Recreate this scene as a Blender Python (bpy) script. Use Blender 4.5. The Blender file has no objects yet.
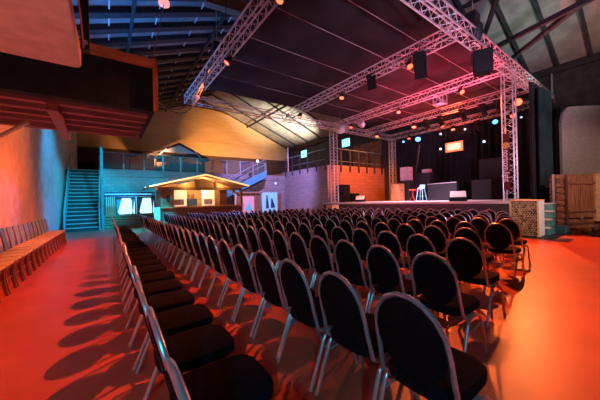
import bpy, bmesh, math, random
from mathutils import Vector, Matrix
random.seed(7)
sc = bpy.context.scene
C = sc.collection
PI = math.pi
# ------------------------------------------------------------------ camera
EYE = Vector((0, 0, 1.4)); FOC = 265.0; PSI = math.radians(36.0); ROLL = math.radians(1.4)
_f = Vector((math.sin(PSI), math.cos(PSI), 0)); _r0 = Vector((math.cos(PSI), -math.sin(PSI), 0)); _u0 = Vector((0, 0, 1))
_r = _r0*math.cos(ROLL) - _u0*math.sin(ROLL); _u = _u0*math.cos(ROLL) + _r0*math.sin(ROLL)
cam = bpy.data.objects.new('camera', bpy.data.cameras.new('camera')); C.objects.link(cam)
cam.data.lens = 36*FOC/600; cam.data.sensor_width = 36; cam.data.clip_start = 0.05; cam.data.clip_end = 200
M3 = Matrix((_r, _u, -_f)).transposed()
cam.matrix_world = Matrix.Translation(EYE) @ M3.to_4x4()
sc.camera = cam
def at(px, py, ax, val):
    """point where the ray of pixel (px,py) meets the plane ax=val (used to measure positions in the hall)"""
    v = _f + _r*((px-300)/FOC) - _u*((py-200)/FOC); i = 'XYZ'.index(ax)
    return EYE + v*((val-EYE[i])/v[i])
# ------------------------------------------------------------------ world, exposure
w = bpy.data.worlds.new('hall_air'); sc.world = w; w.use_nodes = True
w.node_tree.nodes['Background'].inputs[0].default_value = (0.25, 0.42, 0.62, 1)
w.node_tree.nodes['Background'].inputs[1].default_value = 0.012
sc.view_settings.view_transform = 'Standard'; sc.view_settings.look = 'None'
sc.view_settings.exposure = -0.15; sc.view_settings.gamma = 1.0; sc.view_settings.use_curve_mapping = False
# ------------------------------------------------------------------ lights of the hall, with added fill lamps
ORANGE = (1.0, 0.20, 0.035); RED = (1.0, 0.03, 0.05); CYAN = (0.0, 0.62, 1.0); BLUE = (0.02, 0.30, 1.0)
WARM = (1.0, 0.60, 0.26); VIOLET = (0.50, 0.36, 1.0); AMBER = (1.0, 0.24, 0.05)
def spot(name, loc, aim, col, power, deg=60, blend=0.6, rad=0.08):
    l = bpy.data.lights.new(name, 'SPOT'); l.color = col; l.energy = power; l.spot_size = math.radians(deg)
    l.spot_blend = blend; l.shadow_soft_size = rad
    o = bpy.data.objects.new(name, l); C.objects.link(o); o.location = loc
    o.rotation_euler = (Vector(aim)-Vector(loc)).to_track_quat('-Z', 'Y').to_euler(); return o
def area(name, loc, aim, col, power, sx, sy):
    l = bpy.data.lights.new(name, 'AREA'); l.color = col; l.energy = power; l.shape = 'RECTANGLE'; l.size = sx; l.size_y = sy
    o = bpy.data.objects.new(name, l); C.objects.link(o); o.location = loc
    o.rotation_euler = (Vector(aim)-Vector(loc)).to_track_quat('-Z', 'Y').to_euler(); return o
# cyan washers over the far stair and the far bars
spot('cyan_wash_light', (1.2, 13.2, 6.2), (-.9, 19.6, 1.6), CYAN, 2600, 40)
spot('cyan_wash_light', (4.4, 13.2, 6.2), (1.3, 19.5, 1.2), CYAN, 3000, 44)
spot('cyan_wash_light', (4.0, 13.4, 6.2), (4.4, 21.2, 3.9), CYAN, 1200, 38)
spot('blue_wash_light', (1.2, 14.6, 6.2), (-2.0, 16.6, 2.4), (0, .38, 1), 1500, 74, 1.0)
spot('blue_wash_light', (3.0, 12.6, 5.9), (-0.8, 16.2, 0.0), BLUE, 2600, 40)
spot('blue_wash_light', (0.6, 13.4, 6.2), (3.0, 12.0, .8), (.02, .2, 1), 3600, 44)
# mauve wash on the block walls
spot('mauve_wash_light', (8.2, 13.4, 6.2), (11.6, 20.2, 2.6), VIOLET, 3600, 75)
# orange wash on the side wall of the stage and on the left wall
spot('orange_wash_light', (15.6, 11.0, 6.0), (16.4, 14.6, 2.4), ORANGE, 1900, 95)
spot('orange_wash_light', (0.1, 7.0, 3.05), (-2.0, 7.6, 1.0), (1, .15, .02), 260, 115, 1.0)  # unseen wash added under the balcony to light wall and seats
spot('orange_wash_light', (0.2, 8.4, 3.05), (-2.0, 10.6, 1.1), (1, .12, .03), 600, 80, 1.0)  # second unseen wash added at the balcony's far edge, for the wall
spot('blue_fill_light', (1.6, 15.0, 3.4), (-1.9, 9.0, .8), (.03, .26, 1), 500, 26)  # added low lamp to turn the wall chair backs blue
spot('cyan_wash_light', (0.4, 12.6, 6.2), (1.7, 15.9, .4), CYAN, 6500, 26)
spot('orange_wash_light', (3.3, 9.4, 6.1), (-2.0, 10.2, 3.6), (1, .15, .02), 1700, 50, 1.0)
# unseen red lamps added below the cloth to redden it
spot('red_fill_light', (15.5, 9.0, 1.6), (14.8, 8.2, 7.0), (1, .05, .13), 4200, 100, 0.9)
spot('red_fill_light', (15.0, 6.2, 1.6), (14.0, 6.0, 7.0), (1, 0.04, 0.09), 4200, 84, 0.9)
spot('red_fill_light', (17.6, 8.0, 4.2), (17.6, 8.2, 7.0), (1, 0.09, 0.03), 1500, 120, 0.9)
spot('red_fill_light', (11.6, 6.2, 3.2), (11.0, 6.0, 7.0), (1, .04, .14), 700, 110, 0.9)
# gable wall, roof underside
spot('gable_wash_light', (9.5, 23.0, 4.6), (11.5, 30.0, 7.2), (1, .40, .09), 4200, 84, 0.9)
spot('gable_wash_light', (3.0, 23.0, 4.6), (4.6, 30.0, 8.0), (1, 0.38, 0.13), 1500, 84, 0.9)
spot('roof_wash_light', (16.0, 20.5, 4.4), (16.2, 23.8, 9.0), (1, 0.85, 0.62), 13000, 70, 1.0)
spot('roof_blue_light', (0.2, 14.0, 4.2), (2.5, 11.5, 10.0), (0.0, 0.20, 0.75), 2100, 105, 0.9)
spot('roof_teal_light', (14.6, 1.6, 5.0), (16.6, 4.2, 9.6), (0.25, 0.9, 0.85), 330, 62, 0.9)
spot('roof_warm_fill_light', (12.6, -0.5, 4.0), (15.8, 2.0, 9.6), (0.95, 0.66, 0.50), 800, 100, 0.9)  # added warm fill in place of ambient light on the right slope
# added unseen fill lamps: cool from behind the seats, pinkish white on the trusses
spot('cool_fill_light', (-1.7, -2.6, 2.9), (1.6, 3.8, 0.3), (0.02, 0.42, 0.70), 560, 56, 0.9, 0.2)
spot('truss_fill_light', (4.5, -3.4, 2.6), (11.0, 6.5, 6.6), (0.88, 0.62, 1.0), 3300, 76, 0.8, 0.25)
spot('cabin_fill_light', (8.0, -1.6, 5.6), (14.8, 1.8, 2.1), (1.0, 0.62, 0.46), 1500, 44, 0.8)  # added lamp to brighten cabin and canvas, no fixture there
spot('counter_fill_light', (8.9, -1.6, 4.2), (11.6, 2.6, .75), (1.0, 0.85, 0.70), 1100, 24, 0.5)  # added lamp to brighten the log ends and white side
spot('stage_edge_fill_light', (13.3, 8.6, 6.0), (13.4, 8.6, 1.1), (1.0, 0.66, 0.82), 6000, 96, 0.8)  # added lamp to whiten the front edge of the stage
spot('balcony_fill_light', (-1.0, 7.2, 0.25), (-.7, 7.3, 3.2), (1.0, 0.24, 0.34), 45, 100, 0.8)  # hidden lamp added near the floor to redden the balcony underside
spot('balcony_fill_light', (-1.0, 0.9, 0.25), (-.5, 2.9, 2.7), (1.0, 0.42, 0.36), 120, 80, 0.8)  # hidden lamp added near the floor for the canopy panel
# ------------------------------------------------------------------ materials
def mat(name, col, rough=0.6, metal=0.0, noise=0.0, scale=8.0, bump=0.0, emit=None, estr=0.0, stretch=(1, 1, 1), col2=None, spec=0.5):
    m = bpy.data.materials.new(name); m.use_nodes = True; nt = m.node_tree; b = nt.nodes['Principled BSDF']
    b.inputs['Roughness'].default_value = rough; b.inputs['Metallic'].default_value = metal
    b.inputs['Specular IOR Level'].default_value = spec
    b.inputs['Base Color'].default_value = (*col, 1)
    if noise or bump or col2:
        tc = nt.nodes.new('ShaderNodeTexCoord'); mp = nt.nodes.new('ShaderNodeMapping'); mp.inputs['Scale'].default_value = stretch
        nz = nt.nodes.new('ShaderNodeTexNoise'); nz.inputs['Scale'].default_value = scale; nz.inputs['Detail'].default_value = 6
        nt.links.new(tc.outputs['Object'], mp.inputs[0]); nt.links.new(mp.outputs[0], nz.inputs['Vector'])
        cr = nt.nodes.new('ShaderNodeValToRGB'); cr.color_ramp.elements[0].position = 0.35; cr.color_ramp.elements[1].position = 0.65
        c2 = col2 or tuple(min(1, c*(1+noise)) for c in col); c1 = col if col2 else tuple(c*(1-noise) for c in col)
        cr.color_ramp.elements[0].color = (*c1, 1); cr.color_ramp.elements[1].color = (*c2, 1)
        nt.links.new(nz.outputs[0], cr.inputs[0]); nt.links.new(cr.outputs[0], b.inputs['Base Color'])
        if bump:
            bp = nt.nodes.new('ShaderNodeBump'); bp.inputs['Strength'].default_value = bump; bp.inputs['Distance'].default_value = 0.02
            nt.links.new(nz.outputs[0], bp.inputs['Height']); nt.links.new(bp.outputs[0], b.inputs['Normal'])
    if emit:
        b.inputs['Emission Color'].default_value = (*emit, 1); b.inputs['Emission Strength'].default_value = estr
    return m
def brick(name, c1, c2, mortar, bw, bh, axis, rough=0.85):
    m = mat(name, c1, rough); nt = m.node_tree; b = nt.nodes['Principled BSDF']
    tc = nt.nodes.new('ShaderNodeTexCoord'); sp = nt.nodes.new('ShaderNodeSeparateXYZ'); cb = nt.nodes.new('ShaderNodeCombineXYZ')
    nt.links.new(tc.outputs['Object'], sp.inputs[0]); nt.links.new(sp.outputs[axis], cb.inputs[0]); nt.links.new(sp.outputs['Z'], cb.inputs[1])
    bt = nt.nodes.new('ShaderNodeTexBrick'); bt.inputs['Scale'].default_value = 1; bt.inputs['Brick Width'].default_value = bw
    bt.inputs['Row Height'].default_value = bh; bt.inputs['Mortar Size'].default_value = 0.012
    bt.inputs['Color1'].default_value = (*c1, 1); bt.inputs['Color2'].default_value = (*c2, 1); bt.inputs['Mortar'].default_value = (*mortar, 1)
    nt.links.new(cb.outputs[0], bt.inputs['Vector']); nt.links.new(bt.outputs[0], b.inputs['Base Color'])
    bp = nt.nodes.new('ShaderNodeBump'); bp.inputs['Strength'].default_value = 0.4; bp.inputs['Distance'].default_value = 0.02; bp.invert = True
    nt.links.new(bt.outputs['Fac'], bp.inputs['Height']); nt.links.new(bp.outputs[0], b.inputs['Normal']); return m
M = dict(
    floor=mat('screed_floor', (0.60, 0.108, 0.055), 0.38, 0, 0, 1.6, 0, col2=(0.70, 0.14, 0.07)),
    black_fabric=mat('black_fabric', (0.011, 0.007, 0.010), 0.95, 0, 0.35, 60, 0.15, spec=0.12),
    steel=mat('silver_tube', (0.66, 0.67, 0.70), 0.3, 0.7),
    alu=mat('aluminium_truss', (0.80, 0.80, 0.84), 0.36, 0.7),
    wood_seat=mat('pale_wood_seat', (0.66, 0.56, 0.20), 0.55, 0, 0.15, 6, 0, stretch=(1, 8, 1)),
    wood_leg=mat('brown_wood_leg', (0.26, 0.13, 0.09), 0.5, 0, 0.2, 8),
    wood_back=mat('grey_wood_back', (0.22, 0.32, 0.40), 0.5, 0, 0.2, 8, stretch=(1, 1, 0.2)),
    plaster=mat('wall_plaster', (0.62, 0.54, 0.46), 0.85, 0, 0.12, 3, 0.1),
    cream=mat('cream_boards', (0.72, 0.52, 0.27), 0.8, 0, 0.10, 2.0, 0.05, stretch=(0.3, 1, 5)),
    darkwood=mat('dark_boards', (0.09, 0.055, 0.04), 0.8, 0, 0.35, 4, 0.1, stretch=(8, 8, 0.6)),
    darkwall=mat('dark_wall', (0.045, 0.052, 0.055), 0.9, 0, 0.3, 3),
    brownwall=mat('brown_wall', (0.20, 0.12, 0.08), 0.9, 0, 0.25, 3),
    panel=mat('roof_panel', (0.34, 0.32, 0.30), 0.85, 0, 0.22, 1.4),
    beam=mat('dark_beam', (0.035, 0.036, 0.04), 0.7, 0, 0.3, 6),
    slot=mat('pale_batten', (0.80, 0.92, 0.95), 0.6),
    brownbeam=mat('laminated_timber', (0.28, 0.19, 0.12), 0.7, 0, 0.2, 4),
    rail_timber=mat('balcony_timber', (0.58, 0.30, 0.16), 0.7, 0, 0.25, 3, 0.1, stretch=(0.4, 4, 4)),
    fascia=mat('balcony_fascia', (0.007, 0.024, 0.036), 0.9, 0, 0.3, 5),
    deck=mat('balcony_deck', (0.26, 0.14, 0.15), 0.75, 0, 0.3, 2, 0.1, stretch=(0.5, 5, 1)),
    slab=mat('pale_canopy', (0.60, 0.42, 0.42), 0.7, 0, 0.12, 9),
    cloth=mat('ceiling_cloth', (0.015, 0.008, 0.013), 0.95, 0, 0.45, 0.9, 0.3),
    seam=mat('cloth_seam', (0.42, 0.40, 0.44), 0.8),
    black=mat('black_paint', (0.006, 0.006, 0.007), 0.7, spec=0.2), blackm=mat('black_metal', (0.02, 0.02, 0.024), 0.45, 0.3),
    drape=mat('stage_drape', (0.012, 0.012, 0.018), 0.95, 0, 0.3, 2),
    tealdrape=mat('side_drape', (0.010, 0.034, 0.042), 0.95, 0, 0.3, 2),
    stagefloor=mat('stage_deck', (0.62, 0.56, 0.58), 0.3), skirt=mat('stage_skirt', (0.055, 0.045, 0.065), 0.9, 0, 0.2, 3),
    greypanel=mat('grey_canvas', (0.36, 0.34, 0.34), 0.9, 0, 0.1, 12, 0.1),
    plank=mat('cabin_planks', (0.42, 0.20, 0.11), 0.75, 0, 0, 3, 0.4, stretch=(9, 9, 0.7), col2=(0.17, 0.07, 0.04)),
    logm=mat('cabin_logs', (0.40, 0.17, 0.09), 0.8, 0, 0, 5, 0.6, stretch=(1, 1, 5), col2=(0.13, 0.06, 0.04)),
    hutwood=mat('chalet_wood', (0.34, 0.20, 0.12), 0.75, 0, 0.3, 5, 0.1, stretch=(8, 8, 0.8)),
    ply=mat('pale_plywood', (0.70, 0.45, 0.22), 0.7, 0, 0.2, 4, stretch=(1, 1, 4)),
    white=mat('white_paint', (0.80, 0.80, 0.80), 0.6), tealtone=mat('teal_tone', (0.08, 0.24, 0.27), 0.7, 0, 0.2, 5),
    stairm=mat('stair_boards', (0.022, 0.035, 0.04), 0.6, 0, 0.2, 5), stairs_edge=mat('stair_nosing', (0.42, 0.50, 0.50), 0.5),
    railm=mat('blue_grey_rail', (0.34, 0.48, 0.52), 0.5, 0.3),
    logend=mat('split_log_end', (0.62, 0.47, 0.26), 0.85, 0, 0, 22, 0.3, col2=(0.30, 0.19, 0.09)),
    strip=mat('warm_light_strip', (1, .8, .5), 0.5, emit=(1.0, 0.50, 0.15), estr=2.4),
    booth=mat('glow_booth_wall', (0.85, 0.70, 0.50), 0.8, emit=(1.0, 0.72, 0.46), estr=0.8),  # brightness of the lit panels is put in as glow
    lampo=mat('orange_lens', (1, .5, .3), 0.4, emit=(1.0, 0.13, 0.055), estr=3.2),
    lampb=mat('blue_lens', (.5, .7, 1), 0.4, emit=(0.08, 0.42, 1.0), estr=3.0),
    lampw=mat('white_lens', (1, 1, 1), 0.4, emit=(0.55, 0.85, 1.0), estr=1.6),
    lampwarm=mat('warm_bulb', (1, .9, .7), 0.4, emit=(1.0, 0.72, 0.35), estr=4.0),
    led=mat('led_screen', (1, .6, .4), 0.5, emit=(1.0, 0.12, 0.02), estr=1.7),
    ledcore=mat('led_core', (1, .8, .7), 0.5, 0, 0, 7, 0, col2=(1, .4, .3), emit=(1.0, 0.62, 0.42), estr=1.6),
    winlit=mat('lit_window', (.6, 1, 1), 0.4, emit=(0.22, 0.85, 0.80), estr=2.2),
    glassglow=mat('bright_bar_window', (.8, .95, 1), 0.4, emit=(0.55, 0.90, 1.0), estr=1.5),
    curtain=mat('blue_curtain', (0.10, 0.42, 0.55), 0.9), curtainw=mat('white_net_curtain', (0.70, 0.80, 0.85), 0.9),
    pinkposter=mat('pink_poster', (0.80, 0.42, 0.46), 0.7, emit=(1, .45, .5), estr=0.20),  # faint glow added to the poster to brighten it
    cyanposter=mat('cyan_poster', (0.30, 0.75, 0.85), 0.7, emit=(.25, .8, .95), estr=0.25),  # poster gives no light itself, its brightness is added glow
    cyanink=mat('cyan_ink', (0.05, 0.60, 0.75), 0.7, emit=(.05, .6, .8), estr=0.4), darkink=mat('dark_ink', (0.02, 0.06, 0.10), 0.7),  # glow added to the cyan ink so the figure reads bright
    redcloth=mat('red_cloth', (0.65, 0.05, 0.03), 0.8), banner=mat('maroon_banner', (0.11, 0.012, 0.012), 0.85),
    emblem=mat('yellow_emblem', (0.85, 0.50, 0.10), 0.6), textm=mat('pale_lettering', (0.95, 0.80, 0.74), 0.6),
    mirror=mat('mirror_tiles', (0.40, 0.37, 0.37), 0.35, 0.2, 0, 30, 0, col2=(0.95, 0.85, 0.82)), glass=mat('rail_glass', (0.5, 0.8, 0.85), 0.1),  # mirror reflections are put in as random pale tile colour
    stool=mat('pale_blue_stool', (0.22, 0.62, 0.80), 0.5), case=mat('flight_case', (0.022, 0.022, 0.03), 0.6), casepale=mat('pale_case', (0.62, 0.40, 0.50), 0.6),
    orangebox=mat('orange_box', (0.60, 0.22, 0.10), 0.7, 0, 0.2, 4), wedge_top=mat('wedge_grille', (0.46, 0.42, 0.40), 0.6),
    cable=mat('grey_cable', (0.24, 0.27, 0.29), 0.6), redcable=mat('red_cable', (0.70, 0.16, 0.10), 0.6), pinkfix=mat('pink_fixture', (0.8, 0.4, 0.4), 0.5, emit=(1, .35, .35), estr=1.2),
    chrome=mat('grey_fixture', (0.55, 0.50, 0.60), 0.5, 0.2), bluestool=mat('blue_bench', (0.02, 0.07, 0.20), 0.8),
    blockX=brick('mauve_blocks_x', (0.44, 0.38, 0.40), (0.36, 0.31, 0.33), (0.28, 0.24, 0.26), 0.42, 0.21, 'X'),
    blockY=brick('mauve_blocks_y', (0.44, 0.38, 0.40), (0.36, 0.31, 0.33), (0.28, 0.24, 0.26), 0.42, 0.21, 'Y'),
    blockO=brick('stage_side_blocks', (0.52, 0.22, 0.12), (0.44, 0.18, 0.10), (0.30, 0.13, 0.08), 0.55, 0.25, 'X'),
    gloss=mat('poster_photo', (0.45, 0.25, 0.30), 0.5, 0, 0, 9, col2=(0.08, 0.10, 0.22)),
)
gb = M['glass'].node_tree.nodes['Principled BSDF']; gb.inputs['Alpha'].default_value = 0.08
# ------------------------------------------------------------------ mesh builder
class MB:
    def __init__(s): s.v = []; s.f = []; s.m = []; s.cur = 0
    def add(s, vs, fs):
        n = len(s.v); s.v += [tuple(v) for v in vs]; s.f += [tuple(i+n for i in f) for f in fs]; s.m += [s.cur]*len(fs); return s
    def box(s, x0, x1, y0, y1, z0, z1):
        vs = [(x, y, z) for x in (x0, x1) for y in (y0, y1) for z in (z0, z1)]
        return s.add(vs, [(0, 1, 3, 2), (4, 6, 7, 5), (0, 4, 5, 1), (2, 3, 7, 6), (0, 2, 6, 4), (1, 5, 7, 3)])
    def bar(s, p0, p1, wd, ht, up=(0, 0, 1)):
        p0 = Vector(p0); p1 = Vector(p1); d = (p1-p0).normalized(); up = Vector(up)
        if abs(d.dot(up)) > 0.99: up = Vector((0, 1, 0))
        a = d.cross(up).normalized(); b = a.cross(d).normalized(); a *= wd/2; b *= ht/2
        vs = [p+q for p in (p0, p1) for q in (-a-b, a-b, a+b, -a+b)]
        return s.add(vs, [(3, 2, 1, 0), (4, 5, 6, 7), (0, 1, 5, 4), (1, 2, 6, 5), (2, 3, 7, 6), (3, 0, 4, 7)])
    def tube(s, pts, r, n=8, closed=False, sx=1.0):
        pts = [Vector(p) for p in pts]; rings = []; N = len(pts); prev = None
        for i, p in enumerate(pts):
            if closed: d = pts[(i+1) % N]-pts[i-1]
            else: d = pts[min(i+1, N-1)]-pts[max(i-1, 0)]
            d.normalize()
            if prev is None:
                t = Vector((0, 0, 1)) if abs(d.z) < 0.9 else Vector((1, 0, 0)); a = d.cross(t).normalized()
            else: a = (prev-d*prev.dot(d)).normalized()
            prev = a; b = d.cross(a); rr = r[i] if isinstance(r, (list, tuple)) else r
            rings.append([p+a*math.cos(2*PI*k/n)*rr*sx+b*math.sin(2*PI*k/n)*rr for k in range(n)])
        vs = [v for g in rings for v in g]; fs = []
        for i in range(N if closed else N-1):
            j = (i+1) % N
            for k in range(n): l = (k+1) % n; fs.append((i*n+k, i*n+l, j*n+l, j*n+k))
        if not closed: fs += [tuple(range(n-1, -1, -1)), tuple((N-1)*n+k for k in range(n))]
        return s.add(vs, fs)
    def cyl(s, p0, p1, r0, r1=None, n=12): return s.tube([p0, p1], [r0, r0 if r1 is None else r1], n)
    def loft(s, rings, cap=True):
        n = len(rings[0]); vs = [v for g in rings for v in g]; fs = []
        for i in range(len(rings)-1):
            for k in range(n): l = (k+1) % n; fs.append((i*n+k, i*n+l, (i+1)*n+l, (i+1)*n+k))
        if cap: fs += [tuple(range(n-1, -1, -1)), tuple((len(rings)-1)*n+k for k in range(n))]
        return s.add(vs, fs)
    def prism(s, poly, d):
        d = Vector(d); n = len(poly); a = [Vector(p) for p in poly]; b = [p+d for p in a]
        fs = [tuple(range(n-1, -1, -1)), tuple(range(n, 2*n))]+[(k, (k+1) % n, n+(k+1) % n, n+k) for k in range(n)]
        return s.add(a+b, fs)
    def sphere(s, c, r, nu=20, nv=12):
        c = Vector(c); return s.loft([[c+Vector((math.sin(t)*math.cos(2*PI*k/nu), math.sin(t)*math.sin(2*PI*k/nu), math.cos(t)))*r for k in range(nu)]
                                      for t in [PI-(0.02+(PI-0.04)*i/nv) for i in range(nv+1)]])
    def mesh(s, name, mats, smooth=False, bev=0):
        me = bpy.data.meshes.new(name); me.from_pydata(s.v, [], s.f); me.update()
        if not isinstance(mats, (list, tuple)): mats = [mats]
        for m in mats: me.materials.append(m)
        for p, k in zip(me.polygons, s.m): p.material_index = k
        bm = bmesh.new(); bm.from_mesh(me); bmesh.ops.recalc_face_normals(bm, faces=bm.faces)
        if bev: bmesh.ops.bevel(bm, geom=[e for e in bm.edges if len(e.link_faces) == 2 and e.calc_face_angle(0) > 0.6], offset=bev, segments=2, affect='EDGES', profile=0.6)
        bm.to_mesh(me); bm.free()
        if smooth:
            for p in me.polygons: p.use_smooth = True
            try: me.set_sharp_from_angle(angle=math.radians(45))
            except Exception: pass
        return me
def part(name, mb, m, root=None, label=None, smooth=False, bev=0):
    if root is not None and root.get('_o') is not None:
        o0 = Vector(root['_o']); mb.v = [tuple(Vector(v)-o0) for v in mb.v]
    o = bpy.data.objects.new(name, mb.mesh(name, m, smooth, bev)); C.objects.link(o)
    if root is not None:
        o.parent = root
        if root.get('_o') is not None: o['_o'] = list(root['_o'])
    if label: o['label'] = label
    return o
def thing(name, label, cat, loc=(0, 0, 0), group=None, world=True, rot=None):
    """Empty at the thing's base; world=True: its parts are given in hall coordinates"""
    o = bpy.data.objects.new(name, None); C.objects.link(o); o.location = loc; o.empty_display_size = 0.1
    if rot: o.rotation_euler = rot
    if world: o['_o'] = list(loc)
    o['label'] = label; o['category'] = cat
    if group: o['group'] = group
    return o
def tag(o, label, cat, group=None):
    o['label'] = label; o['category'] = cat
    if group: o['group'] = group
    return o
def solo(name, mb, m, label, cat, base, group=None, smooth=False, bev=0):
    b = Vector(base); mb.v = [tuple(Vector(v)-b) for v in mb.v]
    o = part(name, mb, m, None, None, smooth, bev); o.location = b; return tag(o, label, cat, group)
def struct(name, mb, m, parent=None, smooth=False):
    o = part(name, mb, m, parent, None, smooth)
    if parent is None: o['kind'] = 'structure'
    return o
def dup(root, loc, rz=0, label=None):
    r = root.copy(); C.objects.link(r); r.location = loc; r.rotation_euler = (0, 0, rz)
    if label: r['label'] = label
    for ch in list(root.children):
        c = ch.copy(); C.objects.link(c); c.parent = r
        for g in ch.children: d = g.copy(); C.objects.link(d); d.parent = c
    return r
ONES = ['first', 'second', 'third', 'fourth', 'fifth', 'sixth', 'seventh', 'eighth', 'ninth', 'tenth', 'eleventh', 'twelfth', 'thirteenth', 'fourteenth',
        'fifteenth', 'sixteenth', 'seventeenth', 'eighteenth', 'nineteenth', 'twentieth']
def nth(n): return ONES[n-1] if n <= 20 else ('thirtieth' if n == 30 else 'twenty-'+ONES[n-21])
# ------------------------------------------------------------------ the hall
XL, XR, YN, YF = -2.05, 20.0, -4.0, 30.0
EZ = 8.33; RX = 9.0; RZ = EZ+11*0.404
fl = struct('floor', MB().box(XL-.1, XR+.2, YN, YF, -0.1, 0), M['floor'])
struct('wall_left', MB().box(XL-0.15, XL, YN, YF, 0, EZ), M['plaster'])
struct('wall_right', MB().box(XR, XR+.2, YN, YF, 0, EZ+.2), M['darkwall'])
struct('wall_near', MB().box(XL-.15, XR+.2, YN-.15, YN, 0, 9), M['darkwall'])
gz = lambda x: EZ+(min(x-XL, (XR-x))*0.404 if True else 0)
wf = struct('wall_far', MB().prism([(XL, YF, 3.5), (XR, YF, 3.5), (XR, YF, EZ), (RX, YF, RZ), (XL, YF, EZ)], (0, .2, 0)), M['darkwood'])
# cream boarding on the gable, with its curved upper edge
pts = [(XL+.02, YF-.06, 6.55), (14.6*30/22*1.0-.2, YF-.06, 6.7), (XR-.1, YF-.06, 6.75), (XR-.1, YF-.06, EZ)]
for t in range(0, 25):
    a = t/24; x = XR-.1-(XR-.1-XL)*a; z = min(RZ-abs(x-RX)*.404-.15, EZ+0.2+3.3*math.sin(PI*min(1, max(0, a)))**0.75); pts.append((x, YF-.06, z))
pts.append((XL+.02, YF-.06, EZ-.1))
struct('trim_1', MB().prism(pts, (0, .05, 0)), M['cream'])
# roof: two slopes with rafters, battens and braces
rf = MB(); th = .12
rf.prism([(XL-.1, YN, EZ), (RX, YN, RZ), (RX, YN, RZ+th), (XL-.1, YN, EZ+th)], (0, YF-YN, 0))
rf.prism([(XR+.2, YN, EZ), (RX, YN, RZ), (RX, YN, RZ+th), (XR+.2, YN, EZ+th)], (0, YF-YN, 0))
ceil = struct('ceiling', rf, M['panel'])
y = -4.04
while y < 29.6:
    if y < 17 or round((y+4.04)/1.22) % 2 == 0: part('rafter', MB().bar((RX, y, RZ-.1), (XR, y, EZ-.1), .10 if y < 17 else .08, .24 if y < 17 else .12), M['beam'], ceil)
    part('rafter', MB().bar((RX, y, RZ-.12), (XL, y, EZ-.1), .40 if y > 3 else .2, .24), M['beam'], ceil)
    y += 1.22
for s_, k in ((-1, 4), (-1, 8), (1, 5)):
    x = RX+s_*k; z = RZ-k*.404-.3
    part('purlin', MB().bar((x, YN, z), (x, YF, z), .12, .16), M['beam'], ceil)
sl = MB()
for k in (1.6, 3.4, 5.2, 7.0, 8.8):
    x = RX-k; y = -4.04
    while y < 27:
        sl.bar((x, y+.22, RZ-k*.404-.06), (x, y+1.0, RZ-k*.404-.06), .045, .05); y += 1.22
part('batten', sl, M['slot'], ceil)
# diagonal braces on the right slope
for p, q in (((486, 52), (600, -6)), ((508, 62), (598, -10)), ((484, 36), (500, -10))):
    a = at(*p, 'Y', 3.0); a = at(*p, 'X', 15.5) if p[0] > 490 else at(*p, 'X', 14.5); b = at(*q, 'X', 12.2)
    part('brace', MB().bar(a, b, .16, .16), M['beam'], ceil)
part('eave_beam', MB().box(XR-.25, XR-.02, YN, YF, EZ-.35, EZ-.05), M['beam'], ceil)
# brown tie beam over the left truss
part('tie_beam', MB().bar(at(205, -2, 'Z', 8.6), at(275, 20, 'Z', 8.6), .30, .42), M['brownbeam'], ceil)
# teal down pipe on the right wall
dp = at(552, 100, 'X', 19.8)
solo('downpipe', MB().cyl((19.85, dp.y, 0), (19.85, dp.y, 8.2), .05), M['alu'], 'pale vertical pipe on the dark right wall beyond the side curtain', 'pipe', (19.85, dp.y, 0))
# ---- mezzanine
MY, MZ = 20.5, 3.65
struct('wall_mezzanine', MB().box(-.3, 13.2, MY+.05, MY+.25, 0, 3.2), M['blockX'])
struct('trim_2', MB().box(-.3, 13.2, MY-.02, YF, 3.2, MZ), M['blockX'])
struct('trim_3', MB().box(XL, -.3, 21.7, YF, 3.3, MZ), M['darkwood'])
struct('wall_block', MB().box(13.2, 13.4, 14.65, MY+.3, 0, 3.95), M['blockY'])
struct('wall_stage_side', MB().box(13.4, XR, 14.65, 14.85, 0, 4.0), M['blockO'])
struct('trim_4', MB().box(13.4, XR, 14.85, YF, 3.7, 3.95), M['blockO'])
struct('trim_5', MB().box(XR-.08, XR-.01, 14.9, 18.2, 3.95, 6.6), M['brownwall'])
def window(n, px, py, w_, h_):
    c = at(px, py, 'X', XR-.02)
    o = struct('window_%d' % n, MB().box(XR-.10, XR-.04, c.y-w_/2-.08, c.y+w_/2+.08, c.z-h_/2-.08, c.z+h_/2+.08), M['beam'])
    part('pane', MB().box(XR-.13, XR-.10, c.y-w_/2, c.y+w_/2, c.z-h_/2, c.z+h_/2), M['winlit'], o)
    part('mullion', MB().box(XR-.15, XR-.125, c.y+w_/4-.02, c.y+w_/4+.02, c.z-h_/2, c.z+h_/2), M['beam'], o)
window(1, 346.5, 142.8, 1.05, .78); window(2, 304.5, 154, 1.1, .85)
# railing along the far mezzanine
def railing(label, p0, p1, n, hgt, drop, glass=True, rails=(1.0,), pm='railm', pw=.09):
    p0 = Vector(p0); p1 = Vector(p1); t = thing('railing', label, 'railing', p0)
    part('top_rail', MB().tube([p0+Vector((0, 0, hgt)), p1+Vector((0, 0, hgt))], .03), M['railm'], t)
    for k in range(n):
        p = p0.lerp(p1, k/(n-1)); part('post', MB().bar(p-Vector((0, 0, drop)), p+Vector((0, 0, hgt)), pw, .05), M[pm], t)
    if glass:
        for k in range(n-1):
            a = p0.lerp(p1, (k+.06)/(n-1)); b = p0.lerp(p1, (k+.94)/(n-1))
            part('glass_panel', MB().bar(a+Vector((0, 0, hgt/2)), b+Vector((0, 0, hgt/2)), .02, hgt*.86), M['glass'], t)
    else:
        for r in rails: part('cross_rail', MB().tube([p0+Vector((0, 0, r)), p1+Vector((0, 0, r))], .018), M['railm'], t)
    return t
railing('long teal glass railing along the edge of the far mezzanine', (-.25, MY+.03, MZ), (11.2, MY+.03, MZ), 11, 1.05, 0)
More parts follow.
